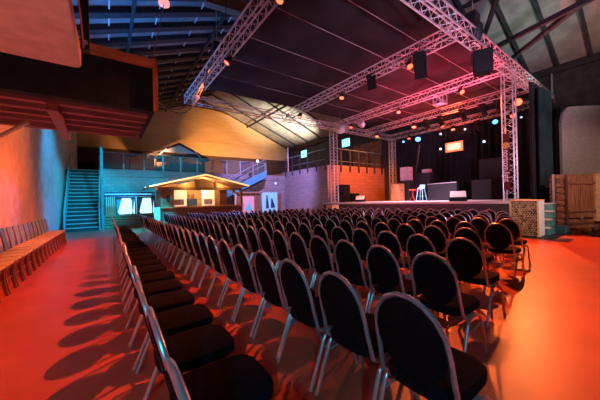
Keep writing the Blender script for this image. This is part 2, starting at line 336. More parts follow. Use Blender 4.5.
railing('railing above the mauve block wall right of the far stair', (13.15, 20.2, 3.95), (13.15, 14.75, 3.95), 6, 1.2, .35, False, (.45,), 'beam', .12)
railing('railing with dark posts above the orange-lit stage side wall', (13.6, 14.6, 3.95), (19.6, 14.6, 3.95), 7, 1.3, .45, False, (.35,), 'beam', .16)
solo('steel_post', MB().cyl((13.9, 20.9, 3.95), (13.9, 20.9, 6.4), .06), M['alu'], 'slim pale vertical post at the right end of the cream gable wall', 'post', (13.9, 20.9, 3.95))
# ---- far stair on the left
st = thing('staircase', 'dark boarded staircase rising from the floor beside the left wall, under teal light', 'staircase', (-1.1, 18.3, 0))
N = 17; run = 3.4; X0, X1 = -1.80, -.40
for k in range(N):
    ya = 18.3+run*k/N; z = MZ*(k+1)/N
    o = part('step', MB().box(X0, X1, ya, ya+run/N+.03, z-MZ/N, z-.035), M['stairm'], st)
    part('nosing', MB().box(X0, X1, ya-.03, ya+.10, z-.035, z), M['stairs_edge'], o)
for x in (X0-.03, X1+.03):
    part('stringer', MB().prism([(x-.03, 18.2, 0), (x-.03, 18.55, 0), (x-.03, 21.75, MZ-.3), (x-.03, 21.75, MZ+.25), (x-.03, 18.2, .35)], (.06, 0, 0)), M['tealtone'], st)
    part('handrail', MB().tube([(x, 18.2, 0), (x, 18.2, 1.0), (x, 21.7, MZ+1.0), (x, 21.7, MZ)], .03), M['railm'], st)
solo('dark_crate', MB().box(-1.55, -.1-.6, 23, 23.7, MZ, MZ+.7), M['black'], 'long black crate at the head of the left stair', 'crate', (-1.1, 23.3, MZ), bev=.02)
solo('blue_column', MB().bar((-.22, 18.2, 0), (-.22, 18.2, 4.6), .12, .12), M['tealtone'], 'slim teal upright post beside the left stair', 'post', (-.22, 18.2, 0))
# ---- stair on the right, climbing to the mezzanine
ss = thing('staircase', 'pale-sided staircase climbing to the mezzanine behind the chalet bar', 'staircase', (7.5, 19.9, 0))
zs = lambda x: 3.65-.5*(10.7-x)
for k in range(19):
    x = 10.7-.36*(k+1); part('step', MB().box(x, x+.38, 19.45, 20.4, zs(x)+.02, zs(x)+.07), M['stairm'], ss)
part('stringer', MB().prism([(4.4, 19.38, zs(4.4)-.2), (10.7, 19.38, 3.35), (10.7, 19.38, 3.95), (4.4, 19.38, zs(4.4)+.4)], (0, .06, 0)), M['curtain'], ss, 'side board tinted for teal light')  # teal light on the board is put into its colour
part('soffit', MB().prism([(4.6, 19.45, zs(4.6)-.32), (10.7, 19.45, 3.05), (10.7, 19.45, 3.15), (4.6, 19.45, zs(4.6)-.2)], (0, .95, 0)), M['darkwood'], ss)
part('handrail', MB().tube([(4.6, 19.4, zs(4.6)+1.1), (10.7, 19.4, 4.85), (10.7, 19.4, 3.6)], .035), M['railm'], ss)
part('handrail', MB().tube([(4.6, 19.4, zs(4.6)+.75), (10.7, 19.4, 4.45)], .025), M['railm'], ss)
for x in (5.5, 7.5, 9.5): part('post', MB().bar((x, 19.4, zs(x)), (x, 19.4, zs(x)+1.15), .06, .06), M['railm'], ss)
# lamps: mezzanine lamp post and the wall lamp under the stair
def globe(label, c, foot, r=.09):
    t = thing('lamp', label, 'lamp', foot); part('pole', MB().cyl(foot, c, .025), M['railm'], t); part('bulb', MB().sphere(c, r), M['lampwarm'], t, smooth=True); return t
c = at(257.5, 161, 'Y', 20.46); globe('small bright warm globe lamp on a thin pole above the far stair', c, (c.x, c.y, 3.25), .11)
c = at(275.5, 183.5, 'Y', 20.3); t = thing('wall_lamp', 'small bright white lamp on the block wall under the stair', 'lamp', (c.x, 20.54, c.z))
part('bracket', MB().cyl((c.x, 20.54, c.z), (c.x, 20.36, c.z), .03), M['railm'], t); part('bulb', MB().sphere((c.x, 20.3, c.z), .09), M['lampw'], t, smooth=True)
# ---- small gable roof standing on the mezzanine
t = thing('chalet_roof', 'small dark gable roof with a pale truss front on the far mezzanine', 'roof', (5.1, 24.4, MZ))
part('roof', MB().prism([(2.6, 24, 5.15), (5.0, 24, 6.35), (7.5, 24, 5.15), (7.5, 24, 5.27), (5.0, 24, 6.50), (2.6, 24, 5.27)], (0, 2.0, 0)), M['beam'], t)
part('gable_board', MB().prism([(3.6, 24.05, 5.62), (5.0, 24.05, 6.3), (6.5, 24.05, 5.62)], (0, .05, 0)), M['curtainw'], t, 'pale mauve gable board')
part('tie', MB().box(3.0, 7.3, 24, 24.1, 5.3, 5.45), M['beam'], t)
part('strut', MB().bar((3.5, 24, 5.35), (4.0, 24, 5.9), .08, .08), M['curtainw'], t); part('strut', MB().bar((6.7, 24, 5.35), (6.2, 24, 5.9), .08, .08), M['curtainw'], t)
for x in (3.2, 7.0): part('post', MB().box(x-.08, x+.08, 24, 24.15, MZ, 5.35), M['darkwood'], t)
part('bar_front', MB().box(3.2, 7.0, 24.0, 24.1, MZ, MZ+1.1), M['darkwood'], t)
# standing tables behind the glass
g = thing('standing_table', 'dark standing table behind the glass rail, leftmost of five', 'table', (1.3, 21.6, MZ), world=False)
part('table_top', MB().cyl((0, 0, 1.05), (0, 0, 1.1), .36, n=20), M['tealtone'], g); part('pole', MB().cyl((0, 0, 0), (0, 0, 1.05), .04), M['blackm'], g); part('base', MB().cyl((0, 0, 0), (0, 0, .04), .25, n=16), M['blackm'], g)
g['group'] = 'standing tables on the mezzanine'
for k, (x, l) in enumerate(((2.9, 'second from the left'), (6.2, 'middle one of the five'), (8.0, 'second from the right'), (9.8, 'rightmost of the five'))):
    dup(g, (x, 21.6, MZ), 0, 'dark standing table behind the glass rail, '+l)
b_ = at(252.3, 168, 'Y', 21.2); solo('red_banner', MB().box(b_.x-.16, b_.x+.16, 21.2, 21.24, MZ+.05, b_.z+.45), M['redcloth'], 'small upright red banner behind the far mezzanine rail', 'banner', (b_.x, 21.2, MZ))
# ---- chalet bar
HY = 16.0
h = thing('chalet_bar', 'lit wooden chalet bar with a low gable roof edged in warm light', 'bar', (4.6, HY, 0))
L0, A0, R0 = (1.75, HY-.5, 2.22), (4.6, HY-.5, 2.92), (7.25, HY-.5, 2.32)
for a, b, s_ in ((L0, A0, 1), (A0, R0, 1)):
    part('roof_slope', MB().prism([a, b, (b[0], b[1], b[2]+.1), (a[0], a[1], a[2]+.1)], (0, 3.2, 0)), M['hutwood'], h)
part('light_strip', MB().tube([(L0[0], L0[1]-.03, L0[2]+.06), (A0[0], A0[1]-.03, A0[2]+.07), (R0[0], R0[1]-.03, R0[2]+.06)], .035), M['strip'], h, 'glowing warm light strip along the eaves')
part('cross_beam', MB().box(2.2, 6.95, HY-.1, HY+.05, 2.12, 2.28), M['hutwood'], h)
part('gable_board', MB().prism([(2.6, HY+.02, 2.26), (4.6, HY+.02, 2.8), (6.5, HY+.02, 2.26)], (0, .05, 0)), M['ply'], h)
for x in (4.15, 5.35): part('king_post', MB().box(x-.05, x+.05, HY-.06, HY, 2.2, 2.75 if x < 5 else 2.7), M['hutwood'], h)
part('counter', MB().box(2.3, 7.1, HY-.15, HY+.25, 1.14, 1.2), M['ply'], h)
part('counter_front', MB().box(2.4, 7.0, HY-.02, HY+.1, 0, 1.12), M['hutwood'], h)
part('side_panel', MB().box(2.35, 3.0, HY, HY+.08, 1.2, 2.12), M['hutwood'], h); part('side_panel', MB().box(5.55, 6.0, HY, HY+.08, 1.2, 2.12), M['plank'], h)
part('menu_board', MB().box(2.62, 2.76, HY-.03, HY, 1.5, 1.85), M['darkink'], h)
for x in (2.4, 6.95): part('corner_post', MB().box(x-.07, x+.07, HY-.06, HY+.1, 1.2, 2.25), M['hutwood'], h)
part('brace', MB().bar((6.9, HY, 1.75), (6.35, HY, 2.15), .08, .08), M['hutwood'], h)
for x0, x1 in ((3.02, 3.85), (4.75, 5.53)):
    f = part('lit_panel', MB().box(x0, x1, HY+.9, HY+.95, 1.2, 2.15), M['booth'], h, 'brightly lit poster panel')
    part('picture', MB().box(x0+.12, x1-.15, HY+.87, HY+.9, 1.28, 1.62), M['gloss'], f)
part('back_wall', MB().box(2.4, 6.3, HY+2.3, HY+2.4, 0, 2.6), M['ply'], h); part('back_shelf', MB().box(3.9, 4.7, HY+1.8, HY+2.2, 1.2, 1.65), M['bluestool'], h)
for x in (3.95, 4.2, 4.5): part('bottle_row', MB().cyl((x, HY+1.9, 1.65), (x, HY+1.9, 1.95), .05), M['plank'], h)
part('base_panel', MB().box(2.42, 2.5, HY+.1, HY+2.4, 0, 2.2), M['hutwood'], h)
l = bpy.data.lights.new('booth_light', 'POINT'); l.color = (1, .62, .28); l.energy = 130; l.shadow_soft_size = .1
o = bpy.data.objects.new('booth_light', l); C.objects.link(o); o.location = (4.6, HY+.5, 2.35)
for x_ in (3.6, 5.6):
    l = bpy.data.lights.new('eaves_light', 'POINT'); l.color = (1, .58, .18); l.energy = 16; l.shadow_soft_size = .08
    o = bpy.data.objects.new('eaves_light', l); C.objects.link(o); o.location = (x_, HY-.32, 2.50)
solo('teal_post', MB().box(2.0, 2.28, HY-.1, HY+.15, 0, 1.2), M['white'], 'short cyan-lit pillar at the left end of the chalet counter', 'pillar', (2.14, HY, 0), bev=.01)
# ---- log-fronted booth with windows, far left
BY = 18.6
b = thing('window_booth', 'log-fronted booth with bright curtained windows beneath the mezzanine', 'booth', (1.0, BY, 0))
part('log_base', MB().box(-.12, 2.3, BY, BY+.15, 0, .12), M['hutwood'], b)
for k in range(5): part('log', MB().cyl((-.15, BY+.06, .1+.155*k), (2.35, BY+.06, .1+.155*k), .085, n=10), M['hutwood'], b, smooth=True)
for k in range(6): part('upright_board', MB().box(-.12+.095*k, -.05+.095*k, BY, BY+.05+.01*(k % 2), .78, 1.86), M['hutwood'], b)
for x0, x1 in ((.42, 1.32), (1.48, 2.35)):
    f = part('window_frame', MB().box(x0-.05, x0, BY, BY+.08, .78, 1.84).box(x1, x1+.05, BY, BY+.08, .78, 1.84).box(x0, x1, BY, BY+.08, 1.76, 1.84).box(x0, x1, BY, BY+.08, .76, .82), M['bluestool'], b)
    part('pane', MB().box(x0, x1, BY+.22, BY+.24, .82, 1.76), M['glassglow'], f)
    part('curtain', MB().prism([(x0, BY+.1, 1.76), (x0+.27, BY+.1, 1.76), (x0+.08, BY+.1, .95), (x0+.14, BY+.1, .82), (x0, BY+.1, .82)], (0, .03, 0)), M['curtain'], f)
    part('curtain', MB().prism([(x1, BY+.1, 1.76), (x1-.20, BY+.1, 1.76), (x1-.16, BY+.1, 1.60), (x1-.12, BY+.1, 1.0), (x1-.14, BY+.1, .82), (x1-.06, BY+.1, .82), (x1-.08, BY+.1, 1.0)], (0, .03, 0)), M['curtain'], f)
part('top_beam', MB().box(-.2, 2.4, BY-.05, BY+.12, 1.86, 1.95), M['bluestool'], b); part('top_beam', MB().box(-.2, 2.4, BY-.05, BY+.12, 2.03, 2.1), M['bluestool'], b)
part('back_wall', MB().box(-.12, 2.35, BY+1.2, BY+1.25, 0, 2.1), M['white'], b)
# small bright lantern with bird shape above the booth
c = at(146, 188, 'Y', 18.4); t = thing('wall_lamp', 'small bright lamp sticking out left of the chalet roof', 'lamp', (c.x, MY+.04, c.z))
part('arm', MB().cyl((c.x, MY+.04, c.z), (c.x, 18.5, c.z), .02), M['blackm'], t); part('bulb', MB().sphere((c.x, 18.4, c.z), .07), M['lampwarm'], t, smooth=True)
# ---- poster panels right of the chalet
t = thing('poster_stall', 'low wooden stall with a pink poster right of the chalet bar', 'stall', (9.1, 19.0, 0))
part('frame_post', MB().box(7.7, 7.85, 18.9, 19.0, 0, 2.1), M['white'], t); part('board', MB().box(7.9, 9.9, 18.98, 19.05, 0, 2.0), M['plank'], t)
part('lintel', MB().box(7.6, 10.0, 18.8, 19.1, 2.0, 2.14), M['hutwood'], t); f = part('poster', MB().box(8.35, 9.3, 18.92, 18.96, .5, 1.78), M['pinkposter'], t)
part('figure', MB().prism([(8.55, 18.9, .7), (9.1, 18.9, .7), (8.95, 18.9, 1.15), (8.85, 18.9, 1.5), (8.78, 18.9, 1.15)], (0, .015, 0)), M['cyanink'], f)
t = thing('poster_board', 'bright cyan poster board with two dark shapes beside the block wall', 'poster', (10.6, 19.0, 0))
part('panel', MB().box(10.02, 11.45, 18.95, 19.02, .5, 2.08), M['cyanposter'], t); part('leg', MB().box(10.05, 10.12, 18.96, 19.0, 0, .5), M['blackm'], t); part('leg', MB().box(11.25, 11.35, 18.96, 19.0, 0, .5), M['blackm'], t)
part('dark_shape', MB().prism([(10.35, 18.93, .8), (10.62, 18.93, .8), (10.5, 18.93, 1.85), (10.42, 18.93, 1.85)], (0, .015, 0)), M['darkink'], t)
part('dark_shape', MB().prism([(10.8, 18.93, .8), (11.2, 18.93, .85), (10.95, 18.93, 1.6), (10.85, 18.93, 1.6)], (0, .015, 0)), M['darkink'], t)
solo('brown_door_panel', MB().box(11.5, 12.1, 19.4, 19.5, 0, 2.0), M['plank'], 'narrow brown wooden panel between the cyan poster and block wall', 'panel', (11.8, 19.45, 0))
# ---- left balcony
bx0, bx1, by0, by1, bz = XL+.01, .79, 5.87, 8.53, 3.2
b = thing('balcony', 'dark balcony over the left aisle with a red-lit ribbed underside', 'balcony', (bx1, by0, bz))
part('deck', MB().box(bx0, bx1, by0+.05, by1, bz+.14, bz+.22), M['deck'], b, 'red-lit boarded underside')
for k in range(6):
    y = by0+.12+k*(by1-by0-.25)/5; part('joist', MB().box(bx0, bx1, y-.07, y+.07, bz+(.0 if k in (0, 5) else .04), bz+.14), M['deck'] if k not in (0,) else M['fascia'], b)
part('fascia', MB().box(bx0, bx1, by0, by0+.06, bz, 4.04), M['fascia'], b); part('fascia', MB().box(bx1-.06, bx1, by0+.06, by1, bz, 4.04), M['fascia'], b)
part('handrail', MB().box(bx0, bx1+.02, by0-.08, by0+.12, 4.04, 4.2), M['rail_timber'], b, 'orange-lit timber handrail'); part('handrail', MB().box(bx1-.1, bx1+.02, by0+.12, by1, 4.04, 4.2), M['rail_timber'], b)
part('corner_post', MB().box(bx1-.03, bx1+.05, by0-.09, by0-.01, bz, 4.22), M['plank'], b)
pa = at(52, 107, 'Z', bz-.03); pb = at(67, 137, 'Z', bz-.03)
part('cross_beam', MB().bar(pa, pb, .16, .12), M['wood_leg'], b)
part('strut', MB().bar(at(0, 136, 'X', XL+.1), at(28, 122, 'Z', bz-.05), .06, .06), M['railm'], b)
# ---- overhead pale canopy and its steel hanger
t = thing('ceiling_canopy', 'pale pink overhead canopy panel with rounded corners hanging at top left', 'canopy', (-.9, 2.0, 2.6))
ring = [(-1.9, .8), (-.16, .8)]+[(-.16-.06*(1-math.cos(a)), 3.01-.06*(1-math.sin(a))) for a in [PI/2*k/5 for k in range(6)]]+[(-1.9, 3.01)]
cm = MB(); cm.loft([[(x, y_, 2.6) for x, y_ in ring], [(x, y_, 2.74) for x, y_ in ring]]); part('panel', cm, M['slab'], t, bev=.015)
pc = at(86, 52, 'Y', 3.2); part('hanger', MB().box(pc.x-.035, pc.x+.03, 3.14, 3.22, pc.z, 5.0), M['blackm'], t, 'dark steel hanging bracket')
part('bolt', MB().cyl((pc.x, 3.13, pc.z+.05), (pc.x, 3.11, pc.z+.05), .02), M['steel'], t)
solo('orange_cable', MB().tube([at(78, -5, 'Y', 3.1), at(81, 20, 'Y', 3.1), at(83.5, 48, 'Y', 3.1)], .006), M['redcable'], 'orange cable hanging beside the pale overhead canopy', 'cable', at(83.5, 48, 'Y', 3.1))
# pink lamp high over the balcony, its red cable, and the sagging cables to the truss
pf = at(164, 3, 'Y', 9.0)
t = thing('hanging_lamp', 'pink-lit lamp hanging high above the balcony corner', 'lamp', pf)
part('head', MB().loft([[(pf.x+.16*s*math.cos(a), pf.y+.16*s*math.sin(a), pf.z+z) for a in [2*PI*k/12 for k in range(12)]] for s, z in ((.6, -.1), (1, -.05), (1, .05), (.4, .16))]), M['pinkfix'], t, smooth=True)
part('hanger', MB().cyl((pf.x, pf.y, pf.z+.15), (pf.x, pf.y, pf.z+2.4), .012), M['cable'], t)
solo('red_cable', MB().tube([pf, at(160, 25, 'Y', 8.2), (bx1-.02, by0+.6, 4.2)], .012), M['redcable'], 'thin red cable from the pink lamp down to the balcony', 'cable', (bx1-.02, by0+.6, 4.2))
for k, dz in enumerate((0, .25)):
    q0 = Vector((bx1, 6.3, 3.5+.15*k)); q1 = Vector((3.15, 9.6, 6.5)); cp = [q0.lerp(q1, i/12)-Vector((0, 0, (0.75+dz)*math.sin(PI*i/12))) for i in range(13)]
    solo('sagging_cable', MB().tube(cp, .014), M['cable'], ('upper' if k == 0 else 'lower')+' of two grey cables sagging from the balcony to the truss', 'cable', q0, 'cables between balcony and truss')
# ------------------------------------------------------------------ trusses
TZ = 6.5; TW = .36
def truss(label, p0, p1, wd=TW, nest=0.5, name='truss', group=None):
    p0 = Vector(p0); p1 = Vector(p1); d = (p1-p0); L = d.length; d.normalize()
    up = Vector((0, 0, 1)) if abs(d.z) < .9 else Vector((1, 0, 0)); a = d.cross(up).normalized()*wd/2; b = up*wd/2
    t = thing(name, label, 'truss', p0 if p0.z < p1.z else p1, group)
    cs = [a+b, a-b, -a-b, -a+b]
    for c in cs: part('chord', MB().tube([p0+c, p1+c], .027, 8), M['alu'], t, smooth=True)
    n = max(1, round(L/nest)); lc = MB()
    for k in range(4):
        c, e = cs[k], cs[(k+1) % 4]
        for i in range(n):
            s0 = p0+d*(L*i/n); s1 = p0+d*(L*(i+.5)/n); s2 = p0+d*(L*(i+1)/n)
            lc.tube([s0+c, s1+e], .010, 5); lc.tube([s1+e, s2+c], .010, 5)
    for s in (p0, p1): lc.tube([s+q for q in cs], .016, 5, closed=True)
    part('lacing', lc, M['alu'], t, smooth=True)
    return t
X1t, X2t, X3t, X4t, X5t = 3.35, 8.85, 13.0, 16.35, 19.2; YA, YB = 3.6, 13.7
truss('leftmost long roof truss, running towards the gable wall', (X1t, YA, TZ), (X1t, YB+.2, TZ))
truss('second roof truss from the left, crossing above the middle of the seats', (X2t, YA+.2, TZ), (X2t, YB-.2, TZ))
truss('third roof truss from the left, joining the two tall towers', (X3t, YA+.2, TZ), (X3t, YB-.2, TZ))
truss('fourth roof truss from the left, above the front of the stage', (X4t, YA+.2, TZ), (X4t, YB-.2, TZ))
truss('rearmost stage truss with the spotlights in front of the black backdrop', (X5t, YA+.2, TZ-.1), (X5t, YB-.2, TZ-.1))
truss('thick right-hand roof truss running from top centre over the near tower', (X1t+.2, YA, TZ), (X5t+.3, YA, TZ))
truss('far cross truss in front of the gable wall and the mirror ball', (X1t+.2, YB, TZ), (X5t+.3, YB, TZ))
truss('tall vertical truss tower with the maroon banner, right of the seats', (X3t, YA, 0), (X3t, YA, TZ-.2), .36, .46, 'truss_tower')
truss('tall vertical truss tower beside the mirror ball, far end of the seats', (X3t, YB, 0), (X3t, YB, TZ-.2), .36, .46, 'truss_tower')
truss('vertical truss tower at the far rear corner of the stage', (19.0, 13.1, 1.16), (19.0, 13.1, TZ-.3), .36, .46, 'truss_tower')
# ------------------------------------------------------------------ cloth
cx0, cx1 = X1t+.15, X5t+.5; seams = [3.75, 5.32, 6.75, 8.5, 10.2, 11.9, 13.6]
cl = MB(); nx = 60; ys = []
for a, b in zip(seams, seams[1:]): ys += [a+(b-a)*i/6 for i in range(6)]
ys.append(seams[-1])
def clz(x, y):
    k = max(i for i, s in enumerate(seams) if s <= y+1e-6) if y < seams[-1] else len(seams)-2
    u = (y-seams[k])/(seams[k+1]-seams[k]); u = min(1, max(0, u))
    return 7.2-.20*math.sin(PI*u)*(0.7+.4*math.sin(x*1.3+k*2))-.09*abs(math.sin(PI*(x-X1t)/5.0))*(.12+math.sin(PI*u))
vs = [(cx0+(cx1-cx0)*i/nx, y, clz(cx0+(cx1-cx0)*i/nx, y)) for i in range(nx+1) for y in ys]; ny = len(ys)
cl.add(vs, [(i*ny+j, (i+1)*ny+j, (i+1)*ny+j+1, i*ny+j+1) for i in range(nx) for j in range(ny-1)])
vs = [(x, y, z+.02) for x, y, z in vs]; cl.add(vs, [(i*ny+j, i*ny+j+1, (i+1)*ny+j+1, (i+1)*ny+j) for i in range(nx) for j in range(ny-1)])
co = solo('ceiling_cloth', cl, M['cloth'], 'huge dark sagging cloth ceiling above the seats and stage, reddish to the right', 'cloth', (cx0, 3.75, 6.9), smooth=True)
for s in seams[1:-1]:
    sm = MB().tube([Vector((cx0+(cx1-cx0)*i/nx, s, clz(cx0+(cx1-cx0)*i/nx, s)-.014))-Vector((cx0, 3.75, 6.9)) for i in range(nx+1)], .012, 5)
    part('seam', sm, M['seam'], co)
# ------------------------------------------------------------------ lamps on the trusses
def par(label, loc, aim, lens, col, power, deg=55, r=.11, group='par lamps on the roof trusses', lamp=True, hang=6.31):
    loc = Vector(loc); q = (Vector(aim)-loc).to_track_quat('-Z', 'Y')
    t = thing('par_lamp', label, 'spotlight', loc, group, world=False); t.rotation_euler = q.to_euler()
    part('housing', MB().loft([[(rr*math.cos(2*PI*k/14), rr*math.sin(2*PI*k/14), z) for k in range(14)] for rr, z in ((.04, .26), (r*.8, .22), (r, .12), (r*1.08, -.04), (r*1.08, -.06), (r*.95, -.06), (r*.95, -.02))]), M['blackm'], t, smooth=True)
    part('lens', MB().cyl((0, 0, -.03), (0, 0, -.045), r*.93, n=14), lens, t)
    part('yoke', MB().tube([(-r*1.2, 0, .06), (-r*1.25, .10, .2), (-.05, .14, .30), (.05, .14, .30), (r*1.25, .10, .2), (r*1.2, 0, .06)], .012, 6), M['blackm'], t)
    up = q.inverted() @ Vector((0, 0, hang-loc.z)); part('clamp', MB().bar(Vector((0, .14, .30))*(0 if hang-loc.z > .45 else .5), up, .045, .045), M['blackm'], t)
    if lamp and power:
        l = bpy.data.lights.new('lamp_light', 'SPOT'); l.color = col; l.energy = power; l.spot_size = math.radians(deg); l.spot_blend = .8; l.shadow_soft_size = .045
        o = bpy.data.objects.new('lamp_light', l); C.objects.link(o); o.parent = t; o.location = (0, 0, -.06)
    return t
Z = TZ-.22
DEEP = (1.0, 0.15, 0.03)
P = [  # x, y, aim, colour, power, cone, label
    (X1t, 5.2, (-.9, 4.2, 0), DEEP, 2100, 56, 'orange lamp on the leftmost truss nearest the viewpoint, at the top edge'),
    (X1t, 8.57, (-.9, 8.9, 0), DEEP, 1700, 36, 'bright orange lamp on the leftmost truss beside the hoist'),
    (X1t, 12.0, (-.9, 12.5, 0), DEEP, 1500, 34, 'bright orange lamp at the far end of the leftmost truss'),
    (X2t, 5.3, (5.4, 1.0, 0), (1, .17, .035), 3400, 46, 'orange lamp on the second truss beside the larger hanging speaker'),
    (X2t, 8.7, (6.0, 6.6, 0), DEEP, 1400, 52, 'orange lamp below the second truss left of the small hanging speaker'),
    (X2t, 12.0, (6.6, 10.6, 0), DEEP, 1200, 52, 'orange lamp at the far end of the second truss'),
    (X3t, 5.3, (8.6, .2, 0), (1, .16, .03), 4000, 72, 'glowing orange lamp on the third truss right of the projector'),
    (X3t, 8.5, (9.4, 6.4, 0), DEEP, 1500, 70, 'orange lamp on the third truss left of the projector'),
    (X3t, 12.0, (9.8, 10.5, 0), AMBER, 1100, 70, 'orange lamp on the third truss right of the mirror ball'),
]
for x, y, aim, lc_, pw, dg, lb in P: par(lb, (x, y, 6.10), aim, M['lampo'], lc_, pw, dg, .105)
for px, py, X, aim, pw, r, lb in ((377, 136, X4t, (14, 11, 1), 40, .13, 'small red-orange lamp near the top of the rear tower'), (414, 126.5, X4t, (14.4, 8.5, 1), 300, .14, 'orange lamp on the fourth truss at its centre'),
                  (518, 102, X4t, (3.6, .9, 0), 2800, .18, 'large orange lamp just right of the near tower, upper of two'), (513, 115, X5t-.18, (16.0, 2.4, 1), 300, .17, 'orange lamp just right of the near tower, lower of two'),
                  (409, 138, X5t-.18, (17.0, 11, 1), 150, .12, 'small orange lamp beside the blue spotlight on the rear truss'), (453, 129, X5t-.18, (17.0, 7, 1), 150, .13, 'orange lamp on the rear truss above the screen')):
    par(lb, at(px, py, 'X', X), aim, M['lampo'], (1, .21, .05), pw, 60 if pw < 5000 else 24, r, hang=6.31 if X < 17 else 6.21)
for px, py, lens, r, lb in ((418, 139, 'lampb', .2, 'bright blue spotlight on the rear stage truss, left half'), (495, 121.5, 'lampb', .15, 'small blue-white spotlight left of the near tower'),
                            (403.5, 141.5, 'lampb', .09, 'tiny cyan spotlight left of the bright blue one'), (465, 129, 'lampw', .07, 'tiny white spotlight above the right end of the screen'),
                            (521, 117, 'lampw', .06, 'tiny white spotlight right of the near tower')):
    p = at(px, py, 'X', X5t-.18); par(lb, p, (p.x-6, p.y-3, 1), M[lens], BLUE, 60 if lens == 'lampb' else 0, 50, r, hang=6.21)
for px, py, lb in ((440.5, 134, 'upper small white stage light left of the glowing screen'), (440.5, 149, 'lower bright white stage light left of the glowing screen'), (484, 141.5, 'lone white stage light right of the glowing screen')):
    p = at(px, py, 'X', X5t-.18 if py > 135 else X5t+.3); par(lb, p, (0, 0, 1.4), M['lampw'], BLUE, 0, 50, .085, 'small lights before the backdrop', hang=6.21)
# dark moving heads under the stage trusses
def moving_head(label, p):
    t = thing('moving_head', label, 'spotlight', p, 'dark moving heads on the stage trusses', world=False)
    part('base', MB().box(-.16, .16, -.14, .14, .28, .42), M['blackm'], t, bev=.02); part('yoke', MB().box(-.19, -.14, -.05, .05, -.06, .3), M['blackm'], t); part('yoke', MB().box(.14, .19, -.05, .05, -.06, .3), M['blackm'], t)
    part('head', MB().tube([(0, -.02, .12), (0, -.08, -.04), (-.02, -.16, -.24)], [.10, .14, .11], 12), M['blackm'], t, smooth=True); return t
for px, py, X, lb in ((462, 107, X4t, 'dark moving head above the orange lamp, left of the near tower'), (497, 107, X4t, 'dark moving head tight beside the near tower'), (426, 120, X4t+.2, 'dark moving head under the fourth truss, left one'),
                      (440, 121, X4t+.2, 'dark moving head under the fourth truss, right one'), (482, 109, X4t, 'dark moving head between the near tower and the orange lamps'), (477, 122, X5t, 'dark moving head hanging from the rear truss beside the blue-white spotlight'),
                      (528, 112, X5t, 'dark moving head right of the near tower')):
    p = at(px, py, 'X', X); p.z = 5.89 if X < 18 else 5.79; moving_head(lb, p)
# flown loudspeakers
def flown(label, c, w_, h_, d_, yaw, tilt=0, taper=.75):
    t = thing('hanging_speaker', label, 'loudspeaker', c, 'black loudspeakers hung from the trusses', world=False, rot=(tilt, 0, yaw))
    part('cabinet', MB().prism([(-w_/2, -d_/2, -h_/2), (w_/2, -d_/2, -h_/2), (w_/2*taper, d_/2, -h_/2), (-w_/2*taper, d_/2, -h_/2)], (0, 0, h_)), M['black'], t, bev=.015)
    part('grille', MB().box(-w_/2+.03, w_/2-.03, -d_/2-.012, -d_/2+.002, -h_/2+.03, h_/2-.03), M['blackm'], t)
    part('bracket', MB().tube([(-w_/2-.01, 0, 0), (-w_/2-.01, 0, h_/2+.08), (w_/2+.01, 0, h_/2+.08), (w_/2+.01, 0, 0)], .014, 6), M['blackm'], t)
    part('hanger', MB().cyl((0, 0, h_/2+.08), (0, 0, h_/2+.25), .02), M['blackm'], t); return t
c = at(482, 63, 'Y', YA-.15); flown('large black loudspeaker hung from the thick right-hand truss', c, .56, .74, .34, math.radians(-62))
c = at(421, 66, 'X', X2t); flown('tall dark loudspeaker hung below the second truss near the thick truss', c, .36, .85, .45, math.radians(-75), .25)
c = at(372, 82, 'X', X2t); flown('small dark loudspeaker hung below the middle of the second truss', c, .30, .6, .35, math.radians(-75), .25)
# hoist and motor bag
c = at(217, 51, 'X', X1t); t = thing('chain_hoist', 'dark chain hoist above the leftmost truss near the orange lamp', 'hoist', c)
part('body', MB().box(c.x-.16, c.x+.16, c.y-.16, c.y+.2, c.z-.12, c.z+.28), M['blackm'], t, bev=.03); part('chain', MB().cyl((c.x, c.y, c.z+.28), (c.x, c.y, 9.0), .012), M['alu'], t)
c = at(226, 28, 'X', X1t-.1); solo('pulley', MB().sphere((c.x, c.y, TZ+.30), .09).cyl((c.x, c.y, TZ+.5), (c.x, c.y, 9.2), .009), M['blackm'], 'small dark pulley on a thin line above the leftmost truss', 'pulley', (c.x, c.y, TZ+.33))
c = at(473, 24, 'Y', YA-.12); t = thing('chain_hoist', 'dark hoist with a hanging chain bag on top of the thick right truss', 'hoist', c)
part('body', MB().box(c.x-.22, c.x+.16, c.y-.15, c.y+.15, c.z-.05, c.z+.32), M['blackm'], t, bev=.04)
part('chain_bag', MB().loft([[(c.x+.2+rr*math.cos(2*PI*k/10), c.y+rr*math.sin(2*PI*k/10), c.z+z) for k in range(10)] for rr, z in ((.12, -.45), (.19, -.3), (.2, 0), (.1, .15))]), M['case'], t, smooth=True)
part('chain', MB().cyl((c.x, c.y, c.z+.3), (c.x, c.y, 9.6), .012), M['alu'], t)
